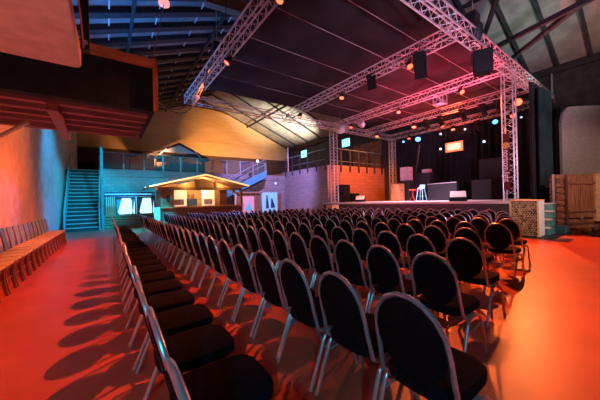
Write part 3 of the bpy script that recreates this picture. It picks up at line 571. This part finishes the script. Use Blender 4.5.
# mirror ball, projector, tilted fixture
c = at(340.5, 129, 'Y', 12.4); t = thing('mirror_ball', 'silver mirror ball hanging beside the far truss tower', 'mirror ball', (c.x, c.y, c.z-.3))
mb = MB().sphere(c, .31, 28, 16); part('ball', mb, M['mirror'], t); part('wire', MB().cyl((c.x, c.y, c.z+.3), (c.x, c.y, 7.0), .008), M['steel'], t)
c = at(440, 102, 'X', X3t+.6); t = thing('projector', 'pale projector in a white hanging cage right of centre ceiling', 'projector', c)
part('body', MB().box(c.x-.2, c.x+.2, c.y-.2, c.y+.2, c.z-.12, c.z+.06), M['chrome'], t, bev=.02); part('lens', MB().cyl((c.x-.2, c.y, c.z-.03), (c.x-.26, c.y, c.z-.03), .06), M['blackm'], t)
for sy in (-.24, .24):
    part('cage', MB().tube([(c.x-.2, c.y+sy, c.z-.15), (c.x-.2, c.y+sy, c.z+.3), (c.x+.2, c.y+sy, c.z+.3), (c.x+.2, c.y+sy, c.z-.15)], .014, 6, closed=True), M['white'], t)
part('hanger', MB().cyl((c.x, c.y, c.z+.3), (c.x, c.y, 6.33), .02), M['white'], t); part('arm', MB().bar((c.x+.05, c.y, 6.315), (X3t, c.y, 6.315), .05, .05), M['white'], t); part('crossbar', MB().cyl((c.x, c.y-.24, c.z+.3), (c.x, c.y+.24, c.z+.3), .014), M['white'], t)
c = at(361.5, 124, 'Y', 11.8); t = thing('tilted_projector', 'tilted blue-white box fixture right of the mirror ball', 'projector', c, world=False, rot=(.5, .3, .4))
part('body', MB().box(-.22, .22, -.16, .16, -.16, .16), M['chrome'], t, bev=.02); part('face', MB().box(-.15, .12, -.175, -.158, -.1, .1), M['lampb'] if 0 else M['cyanposter'], t); part('hanger', MB().cyl((0, 0, .16), (.05, .1, .75), .015), M['blackm'], t)
# ------------------------------------------------------------------ stage
SX, SZ, SY0, SY1 = 12.65, 1.16, 3.15, 14.6
s = struct('trim_6', MB().box(SX, XR-.05, SY0, SY1, SZ-.1, SZ), M['stagefloor'])
struct('trim_7', MB().box(SX+.05, SX+.12, SY0, SY1, 0, SZ-.1), M['skirt']); struct('trim_8', MB().box(SX+.05, XR-.1, SY0+.02, SY0+.1, 0, SZ-.1), M['skirt'])
def drape(label, p0, p1, z0, z1, m, amp=.10, waves=16):
    p0 = Vector(p0); p1 = Vector(p1); d = p1-p0; n = Vector((-d.y, d.x, 0)).normalized(); N = waves*6; q = MB()
    rows = []
    for off in (0, .02):
        for z in (z0, z1): rows.append([p0+d*(i/N)+n*(amp*math.sin(2*PI*waves*i/N)+off)+Vector((0, 0, z)) for i in range(N+1)])
    vs = [v for r_ in rows for v in r_]; K = N+1
    q.add(vs, [(i, i+1, K+i+1, K+i) for i in range(N)]+[(2*K+i, 3*K+i, 3*K+i+1, 2*K+i+1) for i in range(N)])
    return solo('stage_curtain', q, m, label, 'curtain', (p0.x, p0.y, z0), smooth=True)
drape('wide black backdrop curtain across the rear of the stage', (19.62, 3.2, 0), (19.62, 13.3, 0), SZ, 6.0, M['drape'], .1, 26)
drape('black side curtain right of the near truss tower', (13.6, 3.06, 0), (17.2, 3.06, 0), 0, 5.9, M['drape'], .05, 9)
p0 = at(536, 200, 'X', 13.8); drape('narrow dark teal curtain beside the grey canvas screen', (13.9, 2.88, 0), (14.9, 2.72, 0), 0, 5.65, M['tealdrape'], .06, 5)
a = at(445.5, 147, 'X', 19.0); b = at(463, 146, 'X', 19.0)
t = thing('led_screen', 'small glowing orange-white screen hung before the black backdrop', 'screen', (19.0, (a.y+b.y)/2, 4.2))
part('panel', MB().box(18.98, 19.0, b.y, a.y, at(454, 151.5, 'X', 19).z, at(454, 142, 'X', 19).z), M['led'], t)
zl, zh = at(454, 150.4, 'X', 19).z, at(454, 143.2, 'X', 19).z
part('picture', MB().box(18.965, 18.98, b.y+.14, a.y-.14, zl+.05, zh-.03), M['ledcore'], t, 'white-hot centre of the screen'); part('housing', MB().box(19.0, 19.12, b.y-.03, a.y+.03, at(454, 152, 'X', 19).z, at(454, 141.5, 'X', 19).z), M['blackm'], t)
part('hanger', MB().cyl((19.06, (a.y+b.y)/2, 5), (19.06, (a.y+b.y)/2, 6.25), .015), M['blackm'], t)
l = bpy.data.lights.new('screen_light', 'AREA'); l.color = (1, .12, .03); l.energy = 90; l.size = .9; o = bpy.data.objects.new('screen_light', l); C.objects.link(o)
o.location = (18.9, (a.y+b.y)/2, 4.7); o.rotation_euler = (0, math.radians(90), 0)
# things on the stage
def stage_at(px, X): p = at(px, 201.8, 'X', X); return Vector((X, p.y, SZ))
def cabinet(label, p, wx, wy, hz, m=None, cat='loudspeaker', name='bass_speaker', group=None):
    t = thing(name, label, cat, p, group, world=False)
    part('cabinet', MB().box(-wx/2, wx/2, -wy/2, wy/2, 0, hz), m or M['black'], t, bev=.015); part('grille', MB().box(-wx/2-.012, -wx/2+.002, -wy/2+.03, wy/2-.03, .04, hz-.04), M['blackm'] if not m else m, t)
    part('handle', MB().box(-.08, .08, -wy/2-.01, -wy/2+.005, hz*.6, hz*.6+.05), M['blackm'], t); return t
p = Vector((14.1, 13.95, SZ)); cabinet('lower black bass cabinet of the stack left on stage', p, .8, .7, .66)
cabinet('upper black speaker cabinet of the stack left on stage', p+Vector((0, 0, .662)), .75, .68, .62)
cabinet('black bass cabinet standing right of the left speaker stack', Vector((15.0, 13.9, SZ)), .8, .7, .64)
def wedge(label, p, yaw, s=1.0, top=None):
    t = thing('monitor_wedge', label, 'loudspeaker', p, 'stage monitor wedges', world=False, rot=(0, 0, yaw))
    part('cabinet', MB().prism([(-.3*s, -.3*s, 0), (.3*s, -.3*s, 0), (.3*s, -.3*s, .12*s), (.3*s, .08*s, .42*s), (.3*s, .3*s, .42*s), (.3*s, .3*s, 0)][1:] and [(-.32*s, -.3*s, 0), (-.32*s, .3*s, 0), (-.32*s, .3*s, .2*s), (-.32*s, .05*s, .42*s), (-.32*s, -.3*s, .16*s)], (.64*s, 0, 0)), M['black'], t)
    part('grille', MB().prism([(-.29*s, -.29*s, .175*s), (-.29*s, .04*s, .42*s), (-.29*s, .035*s, .435*s), (-.29*s, -.295*s, .19*s)], (.58*s, 0, 0)), top or M['wedge_top'], t, 'pale lit grille'); return t  # light on the sloping face is put into the pale grille colour
wedge('small monitor wedge with a pale lit face beside the left speaker stack', Vector((14.6, 12.75, SZ)), -1.0, 1.0, M['white'])
wedge('black monitor wedge with a pale lit top at the stage front centre-right', stage_at(458, 13.3), -1.15, 1.1)
p = stage_at(398, 16.4); cabinet('orange-lit wooden crate on stage at the foot of the rear tower', p, .6, .68, 1.2, M['orangebox'], 'crate', 'crate')
p = stage_at(408.5, 17.2); cabinet('tall black flight case under the pale case', p, .6, .62, 1.42, M['case'], 'case', 'flight_case'); cabinet('pale pink-lit case on top of the tall black flight case', p+Vector((-.02, .10, 1.422)), .6, .62, .95, M['casepale'], 'case', 'flight_case')
p = stage_at(425, 18.4); cabinet('tall black amplifier rack behind the pale blue stool', p, .6, 1.1, 1.95, M['case'], 'case', 'equipment_rack'); 
solo('small_mixer', MB().box(p.x-.25, p.x+.2, p.y-.45, p.y+.05, SZ+1.96, SZ+2.2), M['casepale'], 'small cluttered device on top of the black amplifier rack', 'device', (p.x, p.y, SZ+1.96), bev=.01)
p = stage_at(421.5, 15.6); t = thing('bar_stool', 'pale blue four-legged bar stool standing on the stage', 'stool', p, world=False)
part('seat', MB().cyl((0, 0, .76), (0, 0, .80), .19, n=20), M['stool'], t); part('backrest', MB().box(.14, .17, -.16, .16, .80, 1.0), M['stool'], t)
for sx in (-1, 1):
    for sy in (-1, 1): part('leg', MB().bar((.13*sx, .13*sy, .76), (.22*sx, .22*sy, 0), .03, .03), M['stool'], t)
part('footrest', MB().tube([(.18, .18, .3), (-.18, .18, .3), (-.18, -.18, .3), (.18, -.18, .3)], .013, 6, closed=True), M['stool'], t)
p = stage_at(413, 15.9); t = thing('music_stand', 'small red-lit folding stand left of the pale blue stool', 'stand', p, world=False)
part('pole', MB().cyl((0, 0, .3), (0, 0, .75), .015), M['redcloth'], t)
for k in range(3): part('leg', MB().cyl((0, 0, .32), (.25*math.cos(k*2.1), .25*math.sin(k*2.1), 0), .012), M['redcloth'], t)
part('desk', MB().box(-.03, .03, -.22, .22, .68, .76), M['redcloth'], t)
a = stage_at(428, 17.0); b = stage_at(457, 16.4); t = thing('road_case', 'long low dark grey case lying behind the right monitor wedge', 'case', a.lerp(b, .5))
part('body', MB().prism([(a.x, a.y, SZ), (b.x, b.y, SZ), (b.x+.6, b.y+.1, SZ), (a.x+.6, a.y+.1, SZ)], (0, 0, 1.05)), M['case'], t); part('lid_edge', MB().bar(a+Vector((-.01, 0, 1.06)), b+Vector((-.01, 0, 1.06)), .05, .05), M['chrome'], t)
for px, x_, w_, h_, lb in ((482, 17.5, 1.0, 1.15, 'dark framed screen panel standing low at the right of the stage'), (492, 18.2, 1.2, 2.4, 'tall dark framed screen panel behind the banner tower')):
    p = stage_at(px, x_); t = thing('screen_panel', lb, 'panel', p, world=False); part('board', MB().box(0, .05, -w_/2, w_/2, 0, h_), M['case'], t)
    part('frame', MB().tube([(-.01, -w_/2, .02), (-.01, w_/2, .02), (-.01, w_/2, h_), (-.01, -w_/2, h_)], .02, 6, closed=True), M['skirt'], t)
p = at(410, 141, 'X', 17.4); t = thing('lamp_stand', 'thin telescopic stand under the bright blue spotlight', 'stand', (17.3, 11.2, SZ))
q = at(419, 145, 'X', 17.8); p = stage_at(414.5, 18.9); t.location = p; t['_o'] = list(p)
part('pole', MB().tube([p+Vector((0, 0, .2)), (p.x, p.y, 3.2), (q.x, q.y, q.z)], .035), M['blackm'], t)
for k in range(3): part('leg', MB().cyl(p+Vector((0, 0, .5)), p+Vector((.4*math.cos(k*2.1), .4*math.sin(k*2.1), 0)), .02), M['blackm'], t)
part('cable', MB().tube([(q.x-.05, q.y-.1, q.z), (p.x-.1, p.y-.25, 3.4), (p.x, p.y-.1, 2.4)], .02), M['cable'], t)
# small plywood box at the foot of the far tower
p = at(324, 210, 'Y', 12.9); t = thing('plywood_box', 'open plywood box at the foot of the far truss tower', 'box', (12.2, 13.1, 0), world=False)
part('side', MB().box(-.3, .3, -.3, .3, 0, 1.0), M['ply'], t, bev=.01); part('top', MB().box(-.34, .34, -.34, .34, 1.0, 1.04), M['hutwood'], t)
# banner on the near tower
by = YA+.05; bxx = X3t-.216
zt, zb = at(505, 134, 'X', bxx).z, at(506, 190, 'X', bxx).z; ya, yb = at(503.3, 160, 'X', bxx).y, at(509.8, 160, 'X', bxx).y
t = thing('tower_banner', 'narrow maroon banner with yellow emblem and pale vertical lettering on tower', 'banner', (bxx, (ya+yb)/2, zb))
part('sheet', MB().box(bxx-.006, bxx+.006, yb, ya, zb, zt), M['banner'], t)
em = at(505.7, 145.5, 'X', bxx-.02); e = MB()
for k in range(24):
    a0, a1 = 2*PI*k/24, 2*PI*(k+1)/24
    e.add([(bxx-.012, em.y+r_*math.cos(a_), em.z+r_*math.sin(a_)) for r_, a_ in ((.075, a0), (.075, a1), (.12, a1), (.12, a0))], [(0, 1, 2, 3)])
for k in range(3):
    a0 = -PI/2+2*PI*k/3; e.bar((bxx-.012, em.y, em.z), (bxx-.012, em.y+.08*math.cos(a0), em.z+.08*math.sin(a0)), .05, .006, up=(1, 0, 0))
part('emblem', e, M['emblem'], t, 'yellow round emblem')
fc = bpy.data.curves.new('lettering', 'FONT'); fc.body = 'nortcom.light'; fc.size = .26; fc.extrude = .003; fc.align_x = 'LEFT'; fc.align_y = 'CENTER'
fo = bpy.data.objects.new('lettering_text', fc); C.objects.link(fo); dg_ = bpy.context.evaluated_depsgraph_get(); me = bpy.data.meshes.new_from_object(fo.evaluated_get(dg_)); bpy.data.objects.remove(fo)
lo = bpy.data.objects.new('lettering', me); C.objects.link(lo); me.materials.clear(); me.materials.append(M['textm'])
tl = max(v.co.x for v in me.vertices); tz0 = em.z-.17; k = (tz0-at(505, 182, 'X', bxx).z)/tl
lo.parent = t; lo.location = (-.014, em.y-(ya+yb)/2, tz0-zb); lo.scale = (k, k*1.25, 1)
# letters read downwards: text x -> world -z, text y -> world -y (facing -x)
R3 = Matrix(((0, 0, -1), (0, -1, 0), (-1, 0, 0))); lo.rotation_euler = R3.to_euler()
# log-ended bar box
lx, ly0, ly1, lh = 11.1, 2.37, 3.12, 1.22
t = thing('firewood_counter', 'square counter faced with stacked firewood log ends, white side panel', 'counter', (lx+.35, (ly0+ly1)/2, 0))
part('carcass', MB().box(lx+.04, lx+.68, ly0+.03, ly1, .03, lh-.04), M['blackm'], t); part('top', MB().box(lx-.02, lx+.72, ly0-.01, ly1+.02, lh-.04, lh), M['ply'], t)
part('side_panel', MB().box(lx+.02, lx+.70, ly0-.0, ly0+.03, .03, lh-.04), M['white'], t, 'bright white side panel'); part('frame_post', MB().box(lx-.01, lx+.04, ly0, ly0+.04, .03, lh-.04), M['ply'], t); part('frame_post', MB().box(lx-.01, lx+.04, ly1-.04, ly1, .03, lh-.04), M['ply'], t)
lm = MB(); rnd = random.Random(3); z = .07; row = 0
while z < lh-.07:
    y = ly0+.07+(row % 2)*.03
    while y < ly1-.06:
        r_ = rnd.uniform(.024, .037); n_ = rnd.choice((3, 5, 6, 7)); a0 = rnd.random()*6; dx = rnd.uniform(-.012, .012)
        cy, cz = y+rnd.uniform(-.006, .006), z+rnd.uniform(-.006, .006)
        lm.loft([[(xx, cy+r_*math.cos(a0+2*PI*k/n_), cz+r_*math.sin(a0+2*PI*k/n_)) for k in range(n_)] for xx in (lx+.06, lx+.008+dx)])
        y += .068
    z += .062; row += 1
o = part('log_ends', lm, M['logend'], t); o['kind'] = 'stuff'
solo('black_floor_mat', MB().prism([(10.95, 2.0, .004), (12.5, 2.0, .004), (12.5, 3.3, .004), (10.95, 3.3, .004)], (0, 0, .012)), M['blackm'], 'black mat on the floor under the firewood counter', 'mat', (11.7, 2.6, 0))
# steps to the stage
t = thing('stage_steps', 'steps tinted by teal light, climbing to the stage beside the firewood counter', 'steps', (12.4, 2.7, 0))
for k in range(4): f = part('step', MB().box(11.92+.24*k, 12.85, 2.3, 3.05, .27*k, .27*k+.23), M['tealtone'], t); part('tread', MB().box(11.88+.24*k, 12.2+.24*k if k < 3 else 12.85, 2.27, 3.05, .27*k+.23, .27*k+.27), M['stagefloor'], f)  # teal light on the risers is put into their colour
# log cabin front, grey canvas
cu = Vector((math.cos(PSI), -math.sin(PSI), 0)); cn = Vector((math.sin(PSI), math.cos(PSI), 0))
c0 = at(554, 231.5, 'X', 13.25); c0.z = 0; s0 = (c0-EYE).dot(cn)/FOC
def cb(x0, x1, y0, y1, dep0=0, dep1=.1, q=None):
    """box on the cabin front: pixel-size measures from its left foot, metres in depth"""
    q = q or MB(); a = c0+cu*(x0*s0)+cn*dep0; b_ = c0+cu*(x1*s0)+cn*dep0
    return q.prism([(a.x, a.y, y0*s0), (b_.x, b_.y, y0*s0), (b_.x, b_.y, y1*s0), (a.x, a.y, y1*s0)], cn*(dep1-dep0))
t = thing('log_cabin', 'rough log cabin front with a plank door at the right edge', 'cabin', c0)
for k in range(9):
    a = c0+cu*(3*s0)+Vector((0, 0, (3.2+6.2*k)*s0)); b_ = c0+cu*(58*s0)+Vector((0, 0, (3.2+6.2*k)*s0)); a += cn*.12; b_ += cn*.12
    part('log', MB().tube([a, a.lerp(b_, .5)+Vector((0, 0, .01*(k % 2))), b_], [.155, .15, .16], 12), M['logm'], t, smooth=True)
d_ = part('door', cb(12.5, 38, 14, 55, -.09, .0), M['plank'], t)
part('strap', cb(13, 39, 19.5, 21.5, -.13, -.09), M['logm'], d_); part('strap', cb(13, 39, 47, 49, -.13, -.09), M['logm'], d_); part('handle', cb(24, 25.5, 12.5, 15.5, -.14, -.09), M['alu'], d_)
part('door_post', cb(10.5, 12.5, 8, 57, -.08, .02), M['darkwood'], t); part('top_plank', cb(0, 58, 54, 57, -.06, .02), M['plank'], t)
part('side_board', cb(39, 46, 10, 57, -.12, -.02), M['ply'], t, 'paler upright board'); part('corner_pole', cb(-.6, .5, 0, 57.5, -.05, .0), M['alu'], t, 'pale corner pole')
t2 = thing('kindling_heap', 'untidy heap of split kindling on the floor before the log cabin', 'firewood', c0+cu*.9-cn*.4, world=True); hp = MB(); rnd = random.Random(5)
for k in range(60):
    u_, v_ = rnd.uniform(3, 34)*s0, -rnd.uniform(.2, .75); p = c0+cu*u_+cn*v_; z = rnd.uniform(.03, .24); an = rnd.uniform(0, PI); dl = rnd.uniform(.1, .2)
    hp.bar(p+Vector((math.cos(an)*dl, math.sin(an)*dl, z)), p+Vector((-math.cos(an)*dl, -math.sin(an)*dl, max(.02, z+rnd.uniform(-.06, .06)))), .04, .035)
o = part('sticks', hp, M['logm'], t2); o['kind'] = 'stuff'
bx = c0+cu*(43*s0)-cn*.6; solo('grey_crate', cb(39, 47, 1.5, 13, -.75, -.35), M['greypanel'], 'grey crate at the right edge before the log cabin', 'crate', (bx.x, bx.y, 0), bev=.01)
solo('low_black_platform', cb(5, 60, 0, 1.0, -1.5, -.2), M['blackm'], 'low black platform along the front of the log cabin', 'platform', c0+cu*1.5-cn*.6)
solo('teal_crate', cb(-9, -4, 0, 8, -.75, -.35), M['tealtone'], 'small teal crate beside the stage steps', 'crate', c0-cu*.3-cn*.5, bev=.01)
g0 = at(563, 176, 'X', 15.6); gs = (g0-EYE).dot(cn)/FOC; gr = []
for x, y in [(0, -8), (60, -8), (60, 70)]+[(14-i*2, 69.5-.05*i*i*1.0) for i in range(0, 5)]+[(5, 67), (2.4, 64), (1, 60), (0, 54)]:
    p = g0+cu*(x*gs)+cn*0; gr.append((p.x, p.y, g0.z+y*gs))
t = thing('canvas_screen', 'big grey canvas screen with a rounded corner behind the log cabin', 'screen', (g0.x, g0.y, 0))
part('canvas', MB().prism(gr, cn*.12), M['greypanel'], t)
for x in (6, 40): p = g0+cu*(x*gs)+cn*.2; part('leg', MB().bar((p.x, p.y, 0), (p.x, p.y, g0.z+2), .08, .08), M['beam'], t)
# ------------------------------------------------------------------ chairs against the left wall
def wall_chair():
    t = thing('wooden_chair', '', 'chair', (0, 0, 0), 'wooden chairs along the left wall', world=False)
    sr = []
    for z, k in ((.435, .97), (.445, 1), (.465, 1), (.478, .97)):
        sr.append([(x*k, y*k, z) for x, y in ((-.22, -.20), (.20, -.225), (.235, -.21), (.24, -.15), (.24, .15), (.235, .21), (.20, .225), (-.22, .20))])
    part('seat', MB().loft(sr), M['wood_seat'], t, 'orange-lit seat')
    part('apron', MB().box(-.19, .20, -.2, -.175, .37, .435).box(-.19, .20, .175, .2, .37, .435).box(.18, .205, -.2, .2, .37, .435), M['wood_leg'], t)
    for sy in (-1, 1):
        part('leg', MB().loft([[(.205+dx+a, sy*.195+b, z) for a, b in ((-.02, -.02), (.02, -.02), (.02, .02), (-.02, .02))] for z, dx in ((0, .045), (.12, .02), (.25, 0), (.435, -.005))]), M['wood_leg'], t)
        part('leg', MB().loft([[(-.22+dx+a, sy*.19+b, z) for a, b in ((-.018, -.02), (.018, -.02), (.018, .02), (-.018, .02))] for z, dx in ((0, -.07), (.2, -.02), (.46, 0))]), M['wood_leg'], t)
    part('stretcher', MB().box(.185, .205, -.19, .19, .20, .235), M['wood_leg'], t)
    part('backrest', MB().loft([[(x0+a, b*w_, z) for a, b in ((-.012, -1), (.012, -1), (.012, 1), (-.012, 1))] for z, x0, w_ in ((.46, -.225, .13), (.6, -.24, .14), (.92, -.295, .165), (.945, -.30, .155))]), M['wood_back'], t, 'bluish backrest')
    return t
wc = wall_chair(); NW = 17; ys_ = [5.45+.49*k for k in range(NW)]
for k, y in enumerate(ys_):
    lb = 'wooden chair against the left wall, %s from the near end' % nth(k+1)
    if k == 0: wc.location = (-1.56, y, 0); wc['label'] = lb
    else: dup(wc, (-1.56, y, 0), 0, lb)
# ------------------------------------------------------------------ banquet chairs
def oval(n=20):
    """backrest outline: (half-width, height); straight lower sides, round top"""
    out = []
    for k in range(n):
        a = -PI/2+2*PI*k/n; out.append((.184*math.cos(a), .685+.225*math.sin(a)))
    return out
def bx_(z): return -.185-.115*(z-.44)/.5
def banquet_meshes(lo=False):
    n = 12 if lo else 22; ns = 5 if lo else 8; out = {}
    seat = []
    for z, k in ((.405, .95), (.415, 1.0), (.455, 1.0), (.470, .96), (.478, .8)):
        rg = []
        for i in range(n):
            a = 2*PI*i/n; c_, s_ = math.cos(a), math.sin(a); ex = .55
            rg.append((.022+.237*k*math.copysign(abs(c_)**ex, c_), .208*k*math.copysign(abs(s_)**ex, s_)*(1+.03*c_), z))
        seat.append(rg)
    out['seat'] = MB().loft(seat)
    ov = oval(n); bk = []
    for off, k in ((-.020, .90), (-.012, .98), (.010, .98), (.024, .88), (.03, .6)):
        bk.append([(bx_(.69+(z-.69)*k)+off, y*k, .69+(z-.69)*k) for y, z in ov])
    out['backrest'] = MB().loft(bk)
    # back tube: up from under the seat, round the oval top, down again
    side = [(.02, .205, .395), (-.14, .205, .395), (-.182, .205, .42), (bx_(.56), .196, .56), (bx_(.66), .194, .66)]
    m_ = 9 if not lo else 6
    arc = [(bx_(.685+.238*math.sin(PI*k/m_)), .194*math.cos(PI*k/m_), .685+.238*math.sin(PI*k/m_)) for k in range(1, m_)]
    out['back_frame'] = MB().tube(side+arc+[(x, -y, z) for x, y, z in reversed(side)], .0135, ns, sx=1.0)
    for sy, nm in ((1, 'L'), (-1, 'R')):
        out['leg'+nm+'b'] = MB().tube([(-.28, sy*.222, 0), (-.145, sy*.222, .33), (-.115, sy*.22, .375), (-.03, sy*.218, .395)], .0135, ns)
        out['leg'+nm+'f'] = MB().tube([(.225, sy*.222, 0), (.125, sy*.222, .33), (.08, sy*.22, .375), (-.03, sy*.218, .395)], .0135, ns)
        if not lo: out['str'+nm] = MB().tube([(-.165, sy*.225, .28), (.135, sy*.225, .30)], .009, 6)
    return out
def banquet(label, loc, lod):
    t = thing('banquet_chair', label, 'chair', loc, 'banquet chairs in rows facing the stage', world=False)
    for nm, me in BM[lod]: o = bpy.data.objects.new(nm, me); C.objects.link(o); o.parent = t
    return t
BM = {}
ms = banquet_meshes()
BM[0] = [('seat', ms['seat'].mesh('seat', M['black_fabric'], True)), ('backrest', ms['backrest'].mesh('backrest', M['black_fabric'], True)), ('back_frame', ms['back_frame'].mesh('back_frame', M['steel'], True))]
for nm in ('L', 'R'):
    for q in 'bf': BM[0].append(('leg', ms['leg'+nm+q].mesh('leg', M['steel'], True)))
    BM[0].append(('stretcher', ms['str'+nm].mesh('stretcher', M['steel'], True)))
ms = banquet_meshes(True); BM[1] = [('seat', ms['seat'].mesh('seat_far', M['black_fabric'], True)), ('backrest', ms['backrest'].mesh('backrest_far', M['black_fabric'], True)), ('back_frame', ms['back_frame'].mesh('back_frame_far', M['steel'], True))]
for nm in ('L', 'R'):
    for q in 'bf': BM[1].append(('leg', ms['leg'+nm+q].mesh('leg_far', M['steel'], True)))
one = MB()
for k in ('seat', 'backrest', 'back_frame', 'legLb', 'legLf', 'legRb', 'legRf'):
    one.cur = 0 if k in ('seat', 'backrest') else 1; n0 = len(one.v); one.v += ms[k].v; one.f += [tuple(i+n0 for i in f) for f in ms[k].f]; one.m += [one.cur]*len(ms[k].f)
FARM = one.mesh('banquet_chair', [M['black_fabric'], M['steel']], True)
ROWS = [(.15, .85), (1.17, .77), (2.20, 1.18), (3.22, 1.35), (4.32, 1.76), (5.33, 1.68), (6.42, 1.86), (7.45, 2.20), (8.48, 2.50), (9.50, 2.84), (10.45, 3.50)]
FAR = [13.9, 14.2, 14.2, 14.2, 14.0, 13.9, 13.8, 13.6, 13.2, 12.9, 12.6]; total = 0; rj = random.Random(11)
for i, ((x, y0), yf) in enumerate(zip(ROWS, FAR)):
    k = 0; y = y0
    while y <= yf:
        k += 1; total += 1
        lb = 'black oval-backed banquet chair, %s row from the left aisle, %s seat from the near end' % (nth(i+1), nth(k))
        loc = (x+.29+rj.uniform(-.012, .012), y+rj.uniform(-.006, .006), 0); d = y*.81+x*.59; rz = rj.uniform(-.02, .02)
        if d < 12.5: o = banquet(lb, loc, 0 if d < 6 else 1)
        else:
            o = bpy.data.objects.new('banquet_chair', FARM); C.objects.link(o); o.location = loc; tag(o, lb, 'chair', 'banquet chairs in rows facing the stage')
        o.rotation_euler = (0, 0, rz); y += .505 if i == 0 else .50
print('chairs', total)
for o in bpy.data.objects:
    if '_o' in o: del o['_o']
